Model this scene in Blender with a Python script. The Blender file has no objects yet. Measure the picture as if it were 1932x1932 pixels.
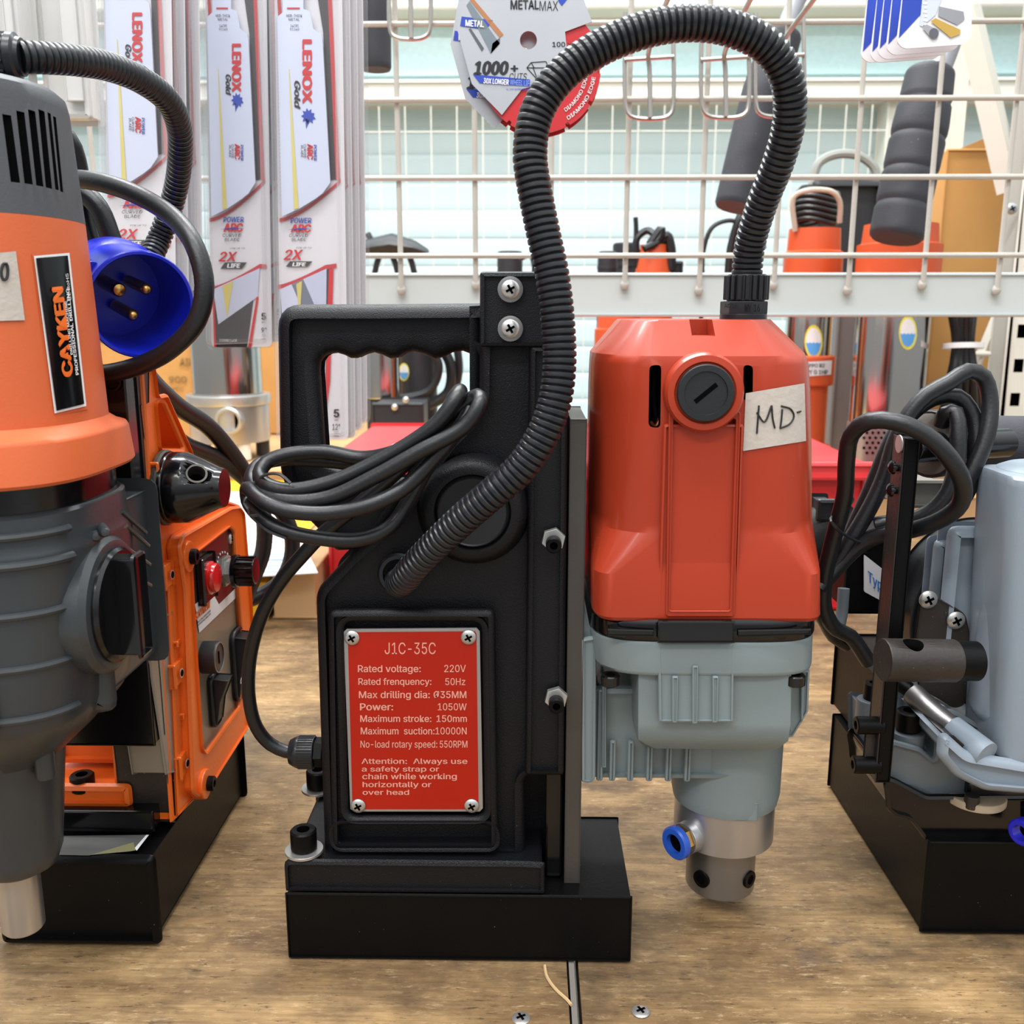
import bpy, bmesh, math, random
from math import radians, sin, cos, pi, tan, atan2, sqrt
from mathutils import Vector, Matrix
from mathutils.bvhtree import BVHTree
from mathutils.geometry import tessellate_polygon

random.seed(7)
C = bpy.context.scene.collection
SC = bpy.context.scene

# ---------------------------------------------------------------- camera
FPX = 1800.0
PITCH, YAW = radians(11.9), radians(1.0)
CAM = Vector((0.0, -0.415, 0.314))
FW = Vector((-sin(YAW) * cos(PITCH), cos(YAW) * cos(PITCH), -sin(PITCH)))
RT = Vector((cos(YAW), sin(YAW), 0))
UP = RT.cross(FW)
cd = bpy.data.cameras.new('camera')
cam = bpy.data.objects.new('camera', cd)
C.objects.link(cam)
cam.location = CAM
cam.rotation_euler = (radians(90) - PITCH, 0, YAW)
cd.sensor_width = 36
cd.lens = FPX / 1932 * 36
cd.clip_start = 0.02
cd.clip_end = 50
cd.dof.use_dof = True
cd.dof.focus_distance = 0.47
cd.dof.aperture_fstop = 20
SC.camera = cam

# ---------------------------------------------------------------- light
w = bpy.data.worlds.new('world')
SC.world = w
w.use_nodes = True
# the rest of the shop: pale ceiling overhead, dimmer aisles around, dark floor below
_nt = w.node_tree
_tc = _nt.nodes.new('ShaderNodeTexCoord')
_sx = _nt.nodes.new('ShaderNodeSeparateXYZ')
_rp = _nt.nodes.new('ShaderNodeValToRGB')
_mp = _nt.nodes.new('ShaderNodeMapRange')
_mp.inputs[1].default_value = -1
_mp.inputs[2].default_value = 1
_nt.links.new(_tc.outputs['Generated'], _sx.inputs[0])
_nt.links.new(_sx.outputs['Z'], _mp.inputs[0])
_nt.links.new(_mp.outputs[0], _rp.inputs[0])
for _p, _c in ((0.0, 0.12), (0.40, 0.22), (0.52, 0.38), (0.66, 0.85), (0.85, 1.5)):
    _e = _rp.color_ramp.elements.new(_p)
    _e.color = (_c * .95, _c * .98, _c, 1)
_rp.color_ramp.elements.remove(_rp.color_ramp.elements[0])
_rp.color_ramp.elements.remove(_rp.color_ramp.elements[-1])
_nt.links.new(_rp.outputs[0], _nt.nodes['Background'].inputs[0])
_nt.nodes['Background'].inputs[1].default_value = 1.05


def area(name, loc, sx, sy, power, rot=(0, 0, 0), col=(1, 0.995, 0.985)):
    l = bpy.data.lights.new(name, 'AREA')
    l.shape = 'RECTANGLE'
    l.size, l.size_y = sx, sy
    l.energy = power
    l.color = col
    o = bpy.data.objects.new(name, l)
    o.location = loc
    o.rotation_euler = rot
    C.objects.link(o)
    return o


area('tube_and_fill_light', (-0.25, 0.80, 1.95), 1.3, 0.16, 32)
area('tube_and_fill_light', (-0.15, -0.35, 1.75), 1.2, 0.16, 17)  # added fill light to brighten the hanging packs and front faces
area('tube_and_fill_light', (-0.5, -1.3, 1.7), 1.4, 0.2, 15)  # soft front fill added behind the camera, not a known shop tube
area('tube_and_fill_light', (0.0, 2.0, 2.3), 3.0, 0.4, 38, (0, 0, 0), (0.95, 1, 1))
SC.view_settings.view_transform = 'Standard'
SC.view_settings.look = 'None'
SC.view_settings.exposure = 0.3
SC.view_settings.gamma = 1
SC.view_settings.use_curve_mapping = False
SC.cycles.use_denoising = True
SC.cycles.transparent_max_bounces = 32
SC.cycles.max_bounces = 8
SC.cycles.sample_clamp_indirect = 6


# ---------------------------------------------------------------- pixel rays (1932 px frame) to points in the room
def ray(px, py):
    return FW + RT * ((px - 966) / FPX) - UP * ((py - 966) / FPX)


def P(px, py, Y):
    d = ray(px, py)
    return CAM + d * ((Y - CAM.y) / d.y)


def PX(px, py, X):
    d = ray(px, py)
    return CAM + d * ((X - CAM.x) / d.x)


def PZ(px, py, Z):
    d = ray(px, py)
    return CAM + d * ((Z - CAM.z) / d.z)


# ---------------------------------------------------------------- materials
def lin(c):
    c = c / 255.0
    return c / 12.92 if c <= 0.04045 else ((c + 0.055) / 1.055) ** 2.4


def rgb(c):
    return (lin(c[0]), lin(c[1]), lin(c[2]), 1)


MATS = {}


def mat(name, col, rough=0.5, metal=0.0, bump=None, var=None, dust=None, coat=0.0, spec=0.5, trans=0.0, emit=None):
    if name in MATS:
        return MATS[name]
    m = bpy.data.materials.new(name)
    m.use_nodes = True
    nt = m.node_tree
    b = nt.nodes['Principled BSDF']
    b.inputs['Roughness'].default_value = rough
    b.inputs['Metallic'].default_value = metal
    b.inputs['Specular IOR Level'].default_value = spec
    b.inputs['Coat Weight'].default_value = coat
    b.inputs['Coat Roughness'].default_value = 0.12
    if trans:
        b.inputs['Transmission Weight'].default_value = trans
    tc = nt.nodes.new('ShaderNodeTexCoord')
    last = None
    var = var or (60, 0.12)
    n = nt.nodes.new('ShaderNodeTexNoise')
    n.inputs['Scale'].default_value = var[0]
    n.inputs['Detail'].default_value = 4
    nt.links.new(tc.outputs['Object'], n.inputs['Vector'])
    mx = nt.nodes.new('ShaderNodeMix')
    mx.data_type = 'RGBA'
    base = rgb(col)
    k = var[1]
    mx.inputs[6].default_value = tuple(x * (1 - k) for x in base[:3]) + (1,)
    mx.inputs[7].default_value = tuple(min(1, x * (1 + k)) for x in base[:3]) + (1,)
    nt.links.new(n.outputs['Fac'], mx.inputs[0])
    last = mx.outputs[2]
    if dust:
        # fine pale specks of dust lying on the surface
        n2 = nt.nodes.new('ShaderNodeTexNoise')
        n2.inputs['Scale'].default_value = dust[0]
        n2.inputs['Detail'].default_value = 1
        nt.links.new(tc.outputs['Object'], n2.inputs['Vector'])
        rp = nt.nodes.new('ShaderNodeValToRGB')
        rp.color_ramp.elements[0].position = dust[1]
        rp.color_ramp.elements[1].position = dust[1] + 0.04
        nt.links.new(n2.outputs['Fac'], rp.inputs[0])
        mm = nt.nodes.new('ShaderNodeMath')
        mm.operation = 'MULTIPLY'
        mm.inputs[1].default_value = dust[2]
        nt.links.new(rp.outputs[0], mm.inputs[0])
        m2 = nt.nodes.new('ShaderNodeMix')
        m2.data_type = 'RGBA'
        nt.links.new(mm.outputs[0], m2.inputs[0])
        nt.links.new(last, m2.inputs[6])
        m2.inputs[7].default_value = (0.45, 0.44, 0.42, 1)
        last = m2.outputs[2]
    nt.links.new(last, b.inputs['Base Color'])
    if bump:
        n3 = nt.nodes.new('ShaderNodeTexNoise')
        n3.inputs['Scale'].default_value = bump[0]
        n3.inputs['Detail'].default_value = 2
        nt.links.new(tc.outputs['Object'], n3.inputs['Vector'])
        bp = nt.nodes.new('ShaderNodeBump')
        bp.inputs['Strength'].default_value = bump[1]
        bp.inputs['Distance'].default_value = bump[2] if len(bump) > 2 else 0.0006
        nt.links.new(n3.outputs['Fac'], bp.inputs['Height'])
        nt.links.new(bp.outputs[0], b.inputs['Normal'])
    if emit:
        b.inputs['Emission Color'].default_value = rgb(emit[0])
        b.inputs['Emission Strength'].default_value = emit[1]
    MATS[name] = m
    return m


def clear_plastic(name, tint, gloss):
    m = bpy.data.materials.new(name)
    m.use_nodes = True
    nt = m.node_tree
    for x in list(nt.nodes):
        if x.type == 'BSDF_PRINCIPLED':
            nt.nodes.remove(x)
    out = [x for x in nt.nodes if x.type == 'OUTPUT_MATERIAL'][0]
    tr = nt.nodes.new('ShaderNodeBsdfTransparent')
    tr.inputs[0].default_value = (tint[0], tint[1], tint[2], 1)
    pr = nt.nodes.new('ShaderNodeBsdfPrincipled')
    pr.inputs['Base Color'].default_value = (0.85, 0.86, 0.87, 1)
    pr.inputs['Roughness'].default_value = 0.12
    lw = nt.nodes.new('ShaderNodeLayerWeight')
    lw.inputs[0].default_value = 0.35
    tc = nt.nodes.new('ShaderNodeTexCoord')
    n = nt.nodes.new('ShaderNodeTexNoise')
    n.inputs['Scale'].default_value = 40
    nt.links.new(tc.outputs['Object'], n.inputs['Vector'])
    bp = nt.nodes.new('ShaderNodeBump')
    bp.inputs['Strength'].default_value = 0.15
    bp.inputs['Distance'].default_value = 0.002
    nt.links.new(n.outputs['Fac'], bp.inputs['Height'])
    nt.links.new(bp.outputs[0], pr.inputs['Normal'])
    mu = nt.nodes.new('ShaderNodeMath')
    mu.operation = 'MULTIPLY_ADD'
    mu.inputs[1].default_value = 0.4
    mu.inputs[2].default_value = gloss
    nt.links.new(lw.outputs['Facing'], mu.inputs[0])
    mx = nt.nodes.new('ShaderNodeMixShader')
    nt.links.new(mu.outputs[0], mx.inputs[0])
    nt.links.new(tr.outputs[0], mx.inputs[1])
    nt.links.new(pr.outputs[0], mx.inputs[2])
    nt.links.new(mx.outputs[0], out.inputs[0])
    return m


def wood_material():
    m = bpy.data.materials.new('worn_plywood')
    m.use_nodes = True
    nt = m.node_tree
    b = nt.nodes['Principled BSDF']
    b.inputs['Roughness'].default_value = 0.62
    b.inputs['Specular IOR Level'].default_value = 0.35
    tc = nt.nodes.new('ShaderNodeTexCoord')

    def noise(scale, sx=1, sy=1, detail=5, rough=0.6):
        mp = nt.nodes.new('ShaderNodeMapping')
        mp.inputs['Scale'].default_value = (sx, sy, 1)
        nt.links.new(tc.outputs['Object'], mp.inputs['Vector'])
        n = nt.nodes.new('ShaderNodeTexNoise')
        n.inputs['Scale'].default_value = scale
        n.inputs['Detail'].default_value = detail
        n.inputs['Roughness'].default_value = rough
        nt.links.new(mp.outputs[0], n.inputs['Vector'])
        return n.outputs['Fac']

    def ramp(src, a, b_, c0=(0, 0, 0, 1), c1=(1, 1, 1, 1)):
        r = nt.nodes.new('ShaderNodeValToRGB')
        r.color_ramp.elements[0].position = a
        r.color_ramp.elements[1].position = b_
        r.color_ramp.elements[0].color = c0
        r.color_ramp.elements[1].color = c1
        nt.links.new(src, r.inputs[0])
        return r.outputs[0]

    def mix(f, a, b_, amt=1.0):
        mx = nt.nodes.new('ShaderNodeMix')
        mx.data_type = 'RGBA'
        mu = nt.nodes.new('ShaderNodeMath')
        mu.operation = 'MULTIPLY'
        mu.inputs[1].default_value = amt
        nt.links.new(f, mu.inputs[0])
        nt.links.new(mu.outputs[0], mx.inputs[0])
        nt.links.new(a, mx.inputs[6])
        if isinstance(b_, tuple):
            mx.inputs[7].default_value = b_
        else:
            nt.links.new(b_, mx.inputs[7])
        return mx.outputs[2]

    col = ramp(noise(16, 1, 2.2, 7, .68), 0.34, 0.66, rgb((104, 80, 52)), rgb((174, 142, 98)))
    # long grain along the sheet
    col = mix(ramp(noise(55, 0.35, 9), 0.42, 0.68), col, rgb((100, 74, 48)), 0.5)
    # pale scuffs
    col = mix(ramp(noise(110, .8, 2.6, 9, 0.85), 0.54, 0.64), col, rgb((206, 178, 136)), 0.6)
    # short dark scratches
    col = mix(ramp(noise(170, 0.5, 2.8, 5, 0.8), 0.585, 0.65), col, rgb((48, 34, 24)), 0.8)
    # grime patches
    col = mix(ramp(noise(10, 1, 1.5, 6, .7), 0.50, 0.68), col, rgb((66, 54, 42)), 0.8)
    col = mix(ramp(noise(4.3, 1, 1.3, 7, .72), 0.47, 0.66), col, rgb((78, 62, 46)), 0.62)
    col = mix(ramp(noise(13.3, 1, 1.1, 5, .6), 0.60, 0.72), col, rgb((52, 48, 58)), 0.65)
    nt.links.new(col, b.inputs['Base Color'])
    bp = nt.nodes.new('ShaderNodeBump')
    bp.inputs['Strength'].default_value = 0.35
    bp.inputs['Distance'].default_value = 0.001
    nt.links.new(noise(160, 0.4, 3, 4), bp.inputs['Height'])
    nt.links.new(bp.outputs[0], b.inputs['Normal'])
    return m


# ---------------------------------------------------------------- mesh builder
ORIGIN = {}


def orient(axis):
    a = Vector(axis).normalized()
    h = Vector((0, 0, 1)) if abs(a.z) < 0.9 else Vector((1, 0, 0))
    u = h.cross(a).normalized()
    return u, a.cross(u), a


def smooth_path(pts, step=0.004, closed=False):
    pts = [Vector(p) for p in pts]
    n = len(pts)
    out = []
    segs = n if closed else n - 1
    for i in range(segs):
        if closed:
            p0, p1, p2, p3 = pts[(i - 1) % n], pts[i], pts[(i + 1) % n], pts[(i + 2) % n]
        else:
            p1, p2 = pts[i], pts[i + 1]
            p0 = pts[i - 1] if i > 0 else p1 * 2 - p2
            p3 = pts[i + 2] if i + 2 < n else p2 * 2 - p1
        k = max(2, int((p2 - p1).length / step))
        # centripetal parameterisation
        t0 = 0
        t1 = t0 + max(1e-6, (p1 - p0).length) ** 0.5
        t2 = t1 + max(1e-6, (p2 - p1).length) ** 0.5
        t3 = t2 + max(1e-6, (p3 - p2).length) ** 0.5
        for j in range(k):
            t = t1 + (t2 - t1) * j / k
            A1 = p0 * ((t1 - t) / (t1 - t0)) + p1 * ((t - t0) / (t1 - t0))
            A2 = p1 * ((t2 - t) / (t2 - t1)) + p2 * ((t - t1) / (t2 - t1))
            A3 = p2 * ((t3 - t) / (t3 - t2)) + p3 * ((t - t2) / (t3 - t2))
            B1 = A1 * ((t2 - t) / (t2 - t0)) + A2 * ((t - t0) / (t2 - t0))
            B2 = A2 * ((t3 - t) / (t3 - t1)) + A3 * ((t - t1) / (t3 - t1))
            out.append(B1 * ((t2 - t) / (t2 - t1)) + B2 * ((t - t1) / (t2 - t1)))
    if not closed:
        out.append(pts[-1])
    return out


def resample(pts, step):
    out = [pts[0]]
    acc = 0.0
    for a, b in zip(pts, pts[1:]):
        L = (b - a).length
        d = step - acc
        while d <= L:
            out.append(a.lerp(b, d / L))
            d += step
        acc = L - (d - step)
    return out


def offset_poly(poly, d):
    n = len(poly)
    area2 = sum(poly[i][0] * poly[(i + 1) % n][1] - poly[(i + 1) % n][0] * poly[i][1] for i in range(n))
    s = 1 if area2 > 0 else -1
    out = []
    for i in range(n):
        a, b, c = Vector(poly[i - 1]), Vector(poly[i]), Vector(poly[(i + 1) % n])
        e1, e2 = (b - a), (c - b)
        if e1.length < 1e-9 or e2.length < 1e-9:
            out.append((b.x, b.y))
            continue
        e1.normalize()
        e2.normalize()
        n1, n2 = Vector((-e1.y, e1.x)) * s, Vector((-e2.y, e2.x)) * s
        m = n1 + n2
        if m.length < 1e-6:
            m = n1
        m.normalize()
        k = max(0.45, m.dot(n1))
        q = b + m * (d / k)
        out.append((q.x, q.y))
    return out


def round_poly(poly, r, seg=4):
    """round every corner of a 2-D polygon (r one radius or one per corner)"""
    out = []
    n = len(poly)
    for i in range(n):
        ri = r[i] if isinstance(r, (list, tuple)) else r
        a, b, c = Vector(poly[i - 1]), Vector(poly[i]), Vector(poly[(i + 1) % n])
        if ri <= 0:
            out.append((b.x, b.y))
            continue
        l1, l2 = (a - b).length, (c - b).length
        d = min(ri, l1 * 0.45, l2 * 0.45)
        p, q = b + (a - b).normalized() * d, b + (c - b).normalized() * d
        for k in range(seg + 1):
            t = k / seg
            v = p * (1 - t) ** 2 + b * (2 * t * (1 - t)) + q * t * t
            out.append((v.x, v.y))
    return out


def circle2(cx, cy, r, n=24, r2=None):
    r2 = r if r2 is None else r2
    return [(cx + r * cos(2 * pi * i / n), cy + r2 * sin(2 * pi * i / n)) for i in range(n)]


CAPH = {}
FONT = None
try:      # Blender's own interface font; the built-in one if it is not there
    import os
    FONT = bpy.data.fonts.load(os.path.join(bpy.utils.resource_path('LOCAL'), 'datafiles', 'fonts', 'Inter.woff2'))
except Exception:
    FONT = None


def glyphs(txt, bold=0.0, shear=0.0):
    cu = bpy.data.curves.new('t', 'FONT')
    cu.body = txt
    if FONT:
        cu.font = FONT
    cu.size = 1
    cu.shear = shear
    cu.resolution_u = 3
    ob = bpy.data.objects.new('t', cu)
    C.objects.link(ob)
    dg = bpy.context.evaluated_depsgraph_get()
    me = bpy.data.meshes.new_from_object(ob.evaluated_get(dg))
    vs = [v.co.copy() for v in me.vertices]
    fs = [tuple(p.vertices) for p in me.polygons]
    bpy.data.objects.remove(ob)
    bpy.data.curves.remove(cu)
    bpy.data.meshes.remove(me)
    if bold:      # heavier strokes: the same outlines laid again a little to either side
        n = len(vs)
        v0, f0 = list(vs), list(fs)
        for k, (dx, dy) in enumerate(((-bold, 0), (bold, 0), (0, bold * .5), (0, -bold * .5))):
            vs += [v + Vector((dx, dy, k + 1)) for v in v0]
            fs += [tuple(i + n * (k + 1) for i in f) for f in f0]
    return vs, fs


def near(p, v):
    """lift the repeated outlines of heavy lettering by hundredths of a millimetre"""
    return p + (CAM - p).normalized() * (v.z * 3e-5)


class MB:
    def __init__(self):
        self.v, self.f, self.m, self.mats = [], [], [], []

    def mi(self, m):
        if m not in self.mats:
            self.mats.append(m)
        return self.mats.index(m)

    def add(self, vs, fs, m):
        o = len(self.v)
        k = self.mi(m)
        self.v += [Vector(p) for p in vs]
        for f in fs:
            self.f.append(tuple(i + o for i in f))
            self.m.append(k)
        return self

    # prism: 2-D outline (with holes) swept from d0 to d1; fr maps (u, v, d) to a point; b = rounded edge
    def prism(self, outer, d0, d1, fr, m, b=0.0, holes=(), seg=2, mcap=None):
        loops = [list(outer)] + [list(h) for h in holes]
        rings = []
        if b > 0:
            for k in range(seg + 1):
                a = pi / 2 * k / seg
                rings.append((d0 + (b if d1 > d0 else -b) * (1 - sin(a)), b * (1 - cos(a))))
            for k in range(seg, -1, -1):
                a = pi / 2 * k / seg
                rings.append((d1 - (b if d1 > d0 else -b) * (1 - sin(a)), b * (1 - cos(a))))
        else:
            rings = [(d0, 0), (d1, 0)]
        vs, fs = [], []
        start = []
        for li, lp in enumerate(loops):
            n = len(lp)
            st = []
            for d, ins in rings:
                q = lp if ins == 0 else offset_poly(lp, ins if li == 0 else -ins)
                st.append(len(vs))
                vs += [fr(x, y, d) for x, y in q]
            start.append(st)
            for k in range(len(rings) - 1):
                for i in range(n):
                    j = (i + 1) % n
                    fs.append((st[k] + i, st[k] + j, st[k + 1] + j, st[k + 1] + i))
        self.add(vs, fs, m)
        base = len(self.v) - len(vs)
        for e in (0, len(rings) - 1):
            d, ins = rings[e]
            qs = [lp if ins == 0 else offset_poly(lp, ins if li == 0 else -ins) for li, lp in enumerate(loops)]
            idx = []
            for li, lp in enumerate(loops):
                idx += [base + start[li][e] + i for i in range(len(lp))]
            tris = tessellate_polygon([[Vector((x, y, 0)) for x, y in q] for q in qs])
            k = self.mi(mcap or m)
            for t in tris:
                self.f.append(tuple(idx[i] for i in t))
                self.m.append(k)
        return self

    def box(self, a, b, m, r=0.0, seg=2):
        x0, x1 = sorted((a[0], b[0]))
        y0, y1 = sorted((a[1], b[1]))
        z0, z1 = sorted((a[2], b[2]))
        r = min(r, (x1 - x0) * .45, (y1 - y0) * .45, (z1 - z0) * .45)
        out = [(x0, z0), (x1, z0), (x1, z1), (x0, z1)]
        if r > 0:
            out = round_poly(out, r, 3)
        return self.prism(out, y0, y1, lambda u, v, d: (u, d, v), m, r, (), seg)

    def loft(self, rings, m, cap0=True, cap1=True):
        n = len(rings[0])
        vs = [p for r in rings for p in r]
        fs = []
        for k in range(len(rings) - 1):
            for i in range(n):
                j = (i + 1) % n
                fs.append((k * n + i, k * n + j, (k + 1) * n + j, (k + 1) * n + i))
        if cap0:
            fs.append(tuple(range(n - 1, -1, -1)))
        if cap1:
            fs.append(tuple((len(rings) - 1) * n + i for i in range(n)))
        return self.add(vs, fs, m)

    # turned shape: profile of (radius, height along axis)
    def lathe(self, c, axis, prof, m, n=32, ph=0.0):
        u, v, a = orient(axis)
        c = Vector(c)
        rings = [[c + a * h + (u * cos(2 * pi * i / n + ph) + v * sin(2 * pi * i / n + ph)) * max(r, 1e-5) for i in range(n)] for r, h in prof]
        return self.loft(rings, m)

    def cyl(self, c, axis, r, h, m, b=0.0, n=32, ph=0.0):
        if b:
            pr = [(r - b, 0), (r - b * .3, b * .3), (r, b), (r, h - b), (r - b * .3, h - b * .3), (r - b, h)]
        else:
            pr = [(r, 0), (r, h)]
        return self.lathe(c, axis, pr, m, n, ph)

    def pipe(self, c, axis, ro, ri, h, m, n=32, b=0.0):
        b = b or 1e-4
        pr = [(ri, 0), (ro - b, 0), (ro, b), (ro, h - b), (ro - b, h), (ri, h), (ri, 0)]
        u, v, a = orient(axis)
        c = Vector(c)
        rings = [[c + a * hh + (u * cos(2 * pi * i / n) + v * sin(2 * pi * i / n)) * r for i in range(n)] for r, hh in pr]
        return self.loft(rings, m, False, False)

    def tube(self, pts, r, m, n=12, step=0.004, closed=False, raw=False, flat=None):
        path = [Vector(p) for p in pts] if raw else smooth_path(pts, step, closed)
        N = len(path)
        if closed:
            tg = [(path[(i + 1) % N] - path[i - 1]).normalized() for i in range(N)]
        else:
            tg = [(path[min(i + 1, N - 1)] - path[max(i - 1, 0)]).normalized() for i in range(N)]
        u, v, a = orient(tg[0])
        rings = []
        s = 0.0
        for i in range(N):
            t = tg[i]
            u = (u - t * u.dot(t)).normalized()
            v = t.cross(u)
            if i:
                s += (path[i] - path[i - 1]).length
            rr = r(s) if callable(r) else r
            rings.append([path[i] + (u * cos(2 * pi * k / n) + v * sin(2 * pi * k / n)) * rr for k in range(n)])
        if closed:
            vs = [p for q in rings for p in q]
            fs = []
            for k in range(N):
                k2 = (k + 1) % N
                for i in range(n):
                    j = (i + 1) % n
                    fs.append((k * n + i, k * n + j, k2 * n + j, k2 * n + i))
            return self.add(vs, fs, m)
        return self.loft(rings, m)

    def corrugated(self, pts, r, pitch, m, n=26, depth=0.16):
        path = resample(smooth_path(pts, 0.001), pitch / 8)

        def rr(s):
            x = (s / pitch) % 1.0
            k = 0.0 if x < 0.72 else 1.0
            e = min(abs(x - 0.72), abs(x - 1.0), x) / 0.12
            if k == 0:
                return r * (1 - 0.04 * max(0, 1 - min(x, 0.72 - x) / 0.16) ** 2)
            return r * (1 - depth * min(1, 0.35 + e))
        return self.tube(path, rr, m, n, raw=True)

    # text fitted to a baseline: p0 = left end of the baseline, X = full width vector, Yv = capital height vector
    def text(self, txt, p0, X, Yv, m, bold=0.0, shear=0.0, lift=None):
        vs, fs = glyphs(txt, bold, shear)
        if not vs:
            return self
        if bold not in CAPH:
            CAPH[bold] = max(v.y for v in glyphs('H', bold)[0])
        ch = CAPH[bold]
        x0, x1 = min(v.x for v in vs), max(v.x for v in vs)
        p0, X, Yv = Vector(p0), Vector(X), Vector(Yv)
        nn = Vector((0, 0, 0)) if lift is None else Vector(lift)
        return self.add([p0 + X * ((v.x - x0) / (x1 - x0)) + Yv * (v.y / ch) + nn for v in vs], fs, m)

    # same, through a mapping of (px, py)
    def text_px(self, txt, box, fn, m, bold=0.0, shear=0.0, rot=False):
        x0, y0, x1, y1 = box
        vs, fs = glyphs(txt, bold, shear)
        if bold not in CAPH:
            CAPH[bold] = max(v.y for v in glyphs('H', bold)[0])
        ch = CAPH[bold]
        a, b = min(v.x for v in vs), max(v.x for v in vs)
        out = []
        for v in vs:
            s, t = (v.x - a) / (b - a), v.y / ch
            if not rot:
                out.append(near(fn(x0 + (x1 - x0) * s, y1 + (y0 - y1) * t), v))
            elif rot == 1:      # reads downwards
                out.append(near(fn(x0 + (x1 - x0) * t, y0 + (y1 - y0) * s), v))
            else:               # reads upwards
                out.append(near(fn(x1 + (x0 - x1) * t, y1 + (y0 - y1) * s), v))
        return self.add(out, fs, m)

    def poly(self, pts, m):
        return self.add(pts, [tuple(range(len(pts)))], m)

    # grid patch between four pixel corners (tl, tr, br, bl) through a mapping
    def patch(self, q, fn, m, nx=8, ny=8):
        vs, fs = [], []
        for j in range(ny + 1):
            for i in range(nx + 1):
                s, t = i / nx, j / ny
                a = Vector(q[0]).lerp(Vector(q[1]), s)
                b = Vector(q[3]).lerp(Vector(q[2]), s)
                p = a.lerp(b, t)
                vs.append(fn(p.x, p.y))
        for j in range(ny):
            for i in range(nx):
                k = j * (nx + 1) + i
                fs.append((k, k + 1, k + nx + 2, k + nx + 1))
        return self.add(vs, fs, m)

    def bvh(self):
        return BVHTree.FromPolygons(self.v, self.f)

    def build(self, name, parent=None, loc=None, wn=True, sharp=38):
        org = ORIGIN[parent.name] if parent else Vector(loc or (0, 0, 0))
        me = bpy.data.meshes.new(name)
        me.from_pydata([p - org for p in self.v], [], self.f)
        for m in self.mats:
            me.materials.append(m)
        for p, k in zip(me.polygons, self.m):
            p.material_index = k
        bm = bmesh.new()
        bm.from_mesh(me)
        bmesh.ops.recalc_face_normals(bm, faces=bm.faces)
        lim = radians(sharp)
        for f in bm.faces:
            f.smooth = True
        for e in bm.edges:
            if len(e.link_faces) == 2 and e.calc_face_angle(0) > lim:
                e.smooth = False
        bm.to_mesh(me)
        bm.free()
        o = bpy.data.objects.new(name, me)
        C.objects.link(o)
        if parent:
            o.parent = parent
        else:
            o.location = org
        ORIGIN[o.name] = org
        if wn:
            w_ = o.modifiers.new('weighted_normal', 'WEIGHTED_NORMAL')
            w_.keep_sharp = True
        return o


def cut(obj, mb):
    """carve the closed shapes of mb out of obj"""
    c = mb.build('cutter', None, ORIGIN[obj.name], wn=False)
    if obj.parent:
        c.location = ORIGIN[obj.name]
    for m in list(obj.modifiers):
        obj.modifiers.remove(m)
    md = obj.modifiers.new('cut', 'BOOLEAN')
    md.operation = 'DIFFERENCE'
    md.object = c
    md.solver = 'EXACT'
    md.use_self = True
    md.material_mode = 'TRANSFER'
    dg = bpy.context.evaluated_depsgraph_get()
    dg.update()
    me = bpy.data.meshes.new_from_object(obj.evaluated_get(dg), depsgraph=dg)
    obj.modifiers.remove(md)
    obj.data = me
    bpy.data.objects.remove(c)
    w_ = obj.modifiers.new('weighted_normal', 'WEIGHTED_NORMAL')
    w_.keep_sharp = True


def cut_shape(mb, cutter):
    """the builder's closed shape with the cutter's shapes carved out, as a new builder"""
    o = mb.build('carved', None, (0, 0, 0), wn=False)
    cut(o, cutter)
    r = MB()
    me = o.data
    mats = list(me.materials)
    r.v = [v.co.copy() for v in me.vertices]
    for p in me.polygons:
        r.f.append(tuple(p.vertices))
        r.m.append(r.mi(mats[p.material_index]))
    bpy.data.objects.remove(o)
    return r


def tag(o, label, cat, group=None):
    o['label'] = label
    o['category'] = cat
    if group:
        o['group'] = group
    return o


def thing(name, loc, label, cat, group=None):
    o = bpy.data.objects.new(name, None)
    o.empty_display_size = 0.02
    o.location = loc
    C.objects.link(o)
    ORIGIN[o.name] = Vector(loc)
    return tag(o, label, cat, group)


def lab(o, label):
    o['label'] = label
    return o


def struct(o):
    o['kind'] = 'structure'
    return o


def dup(root, off, label, group=None):
    r = root.copy()
    C.objects.link(r)
    r.location = Vector(root.location) + Vector(off)
    r['label'] = label
    if group:
        r['group'] = group
    for ch in list(root.children):
        c = ch.copy()
        C.objects.link(c)
        c.parent = r
        for g in ch.children:
            d = g.copy()
            C.objects.link(d)
            d.parent = c
    return r


def superring(cx, cy, z, hx, hy, n=3.0, k=48):
    out = []
    for i in range(k):
        t = 2 * pi * i / k
        ct, st = cos(t), sin(t)
        out.append((cx + hx * math.copysign(abs(ct) ** (2 / n), ct), cy + hy * math.copysign(abs(st) ** (2 / n), st), z))
    return out


def octring(cx, cy, z, hx, hy, fx, fy, c=.6, k=9):
    """level of a body with flat front, back and flanks; c = how full the corners are (0 chamfer, .6 round, 1 square)"""
    out = []
    for sx, sy, rev in ((1, -1, 0), (1, 1, 1), (-1, 1, 0), (-1, -1, 1)):
        a = Vector((sx * fx, sy * hy, 0))
        b = Vector((sx * hx, sy * fy, 0))
        q = (a + b) / 2
        q = q.lerp(Vector((sx * hx, sy * hy, 0)), c)
        pts = [a * (1 - t) ** 2 + (q * 2 - (a + b) / 2) * (2 * t * (1 - t)) + b * t * t for t in [i / (k - 1) for i in range(k)]]
        if rev:
            pts.reverse()
        out += [(cx + p.x, cy + p.y, z) for p in pts]
    return out


def front(u, v, d):          # outline in X-Z, depth in Y
    return (u, d, v)


def side(u, v, d):           # outline in Y-Z, depth in X
    return (d, u, v)


def flatz(u, v, d):          # outline in X-Y, depth in Z
    return (u, v, d)


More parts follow.
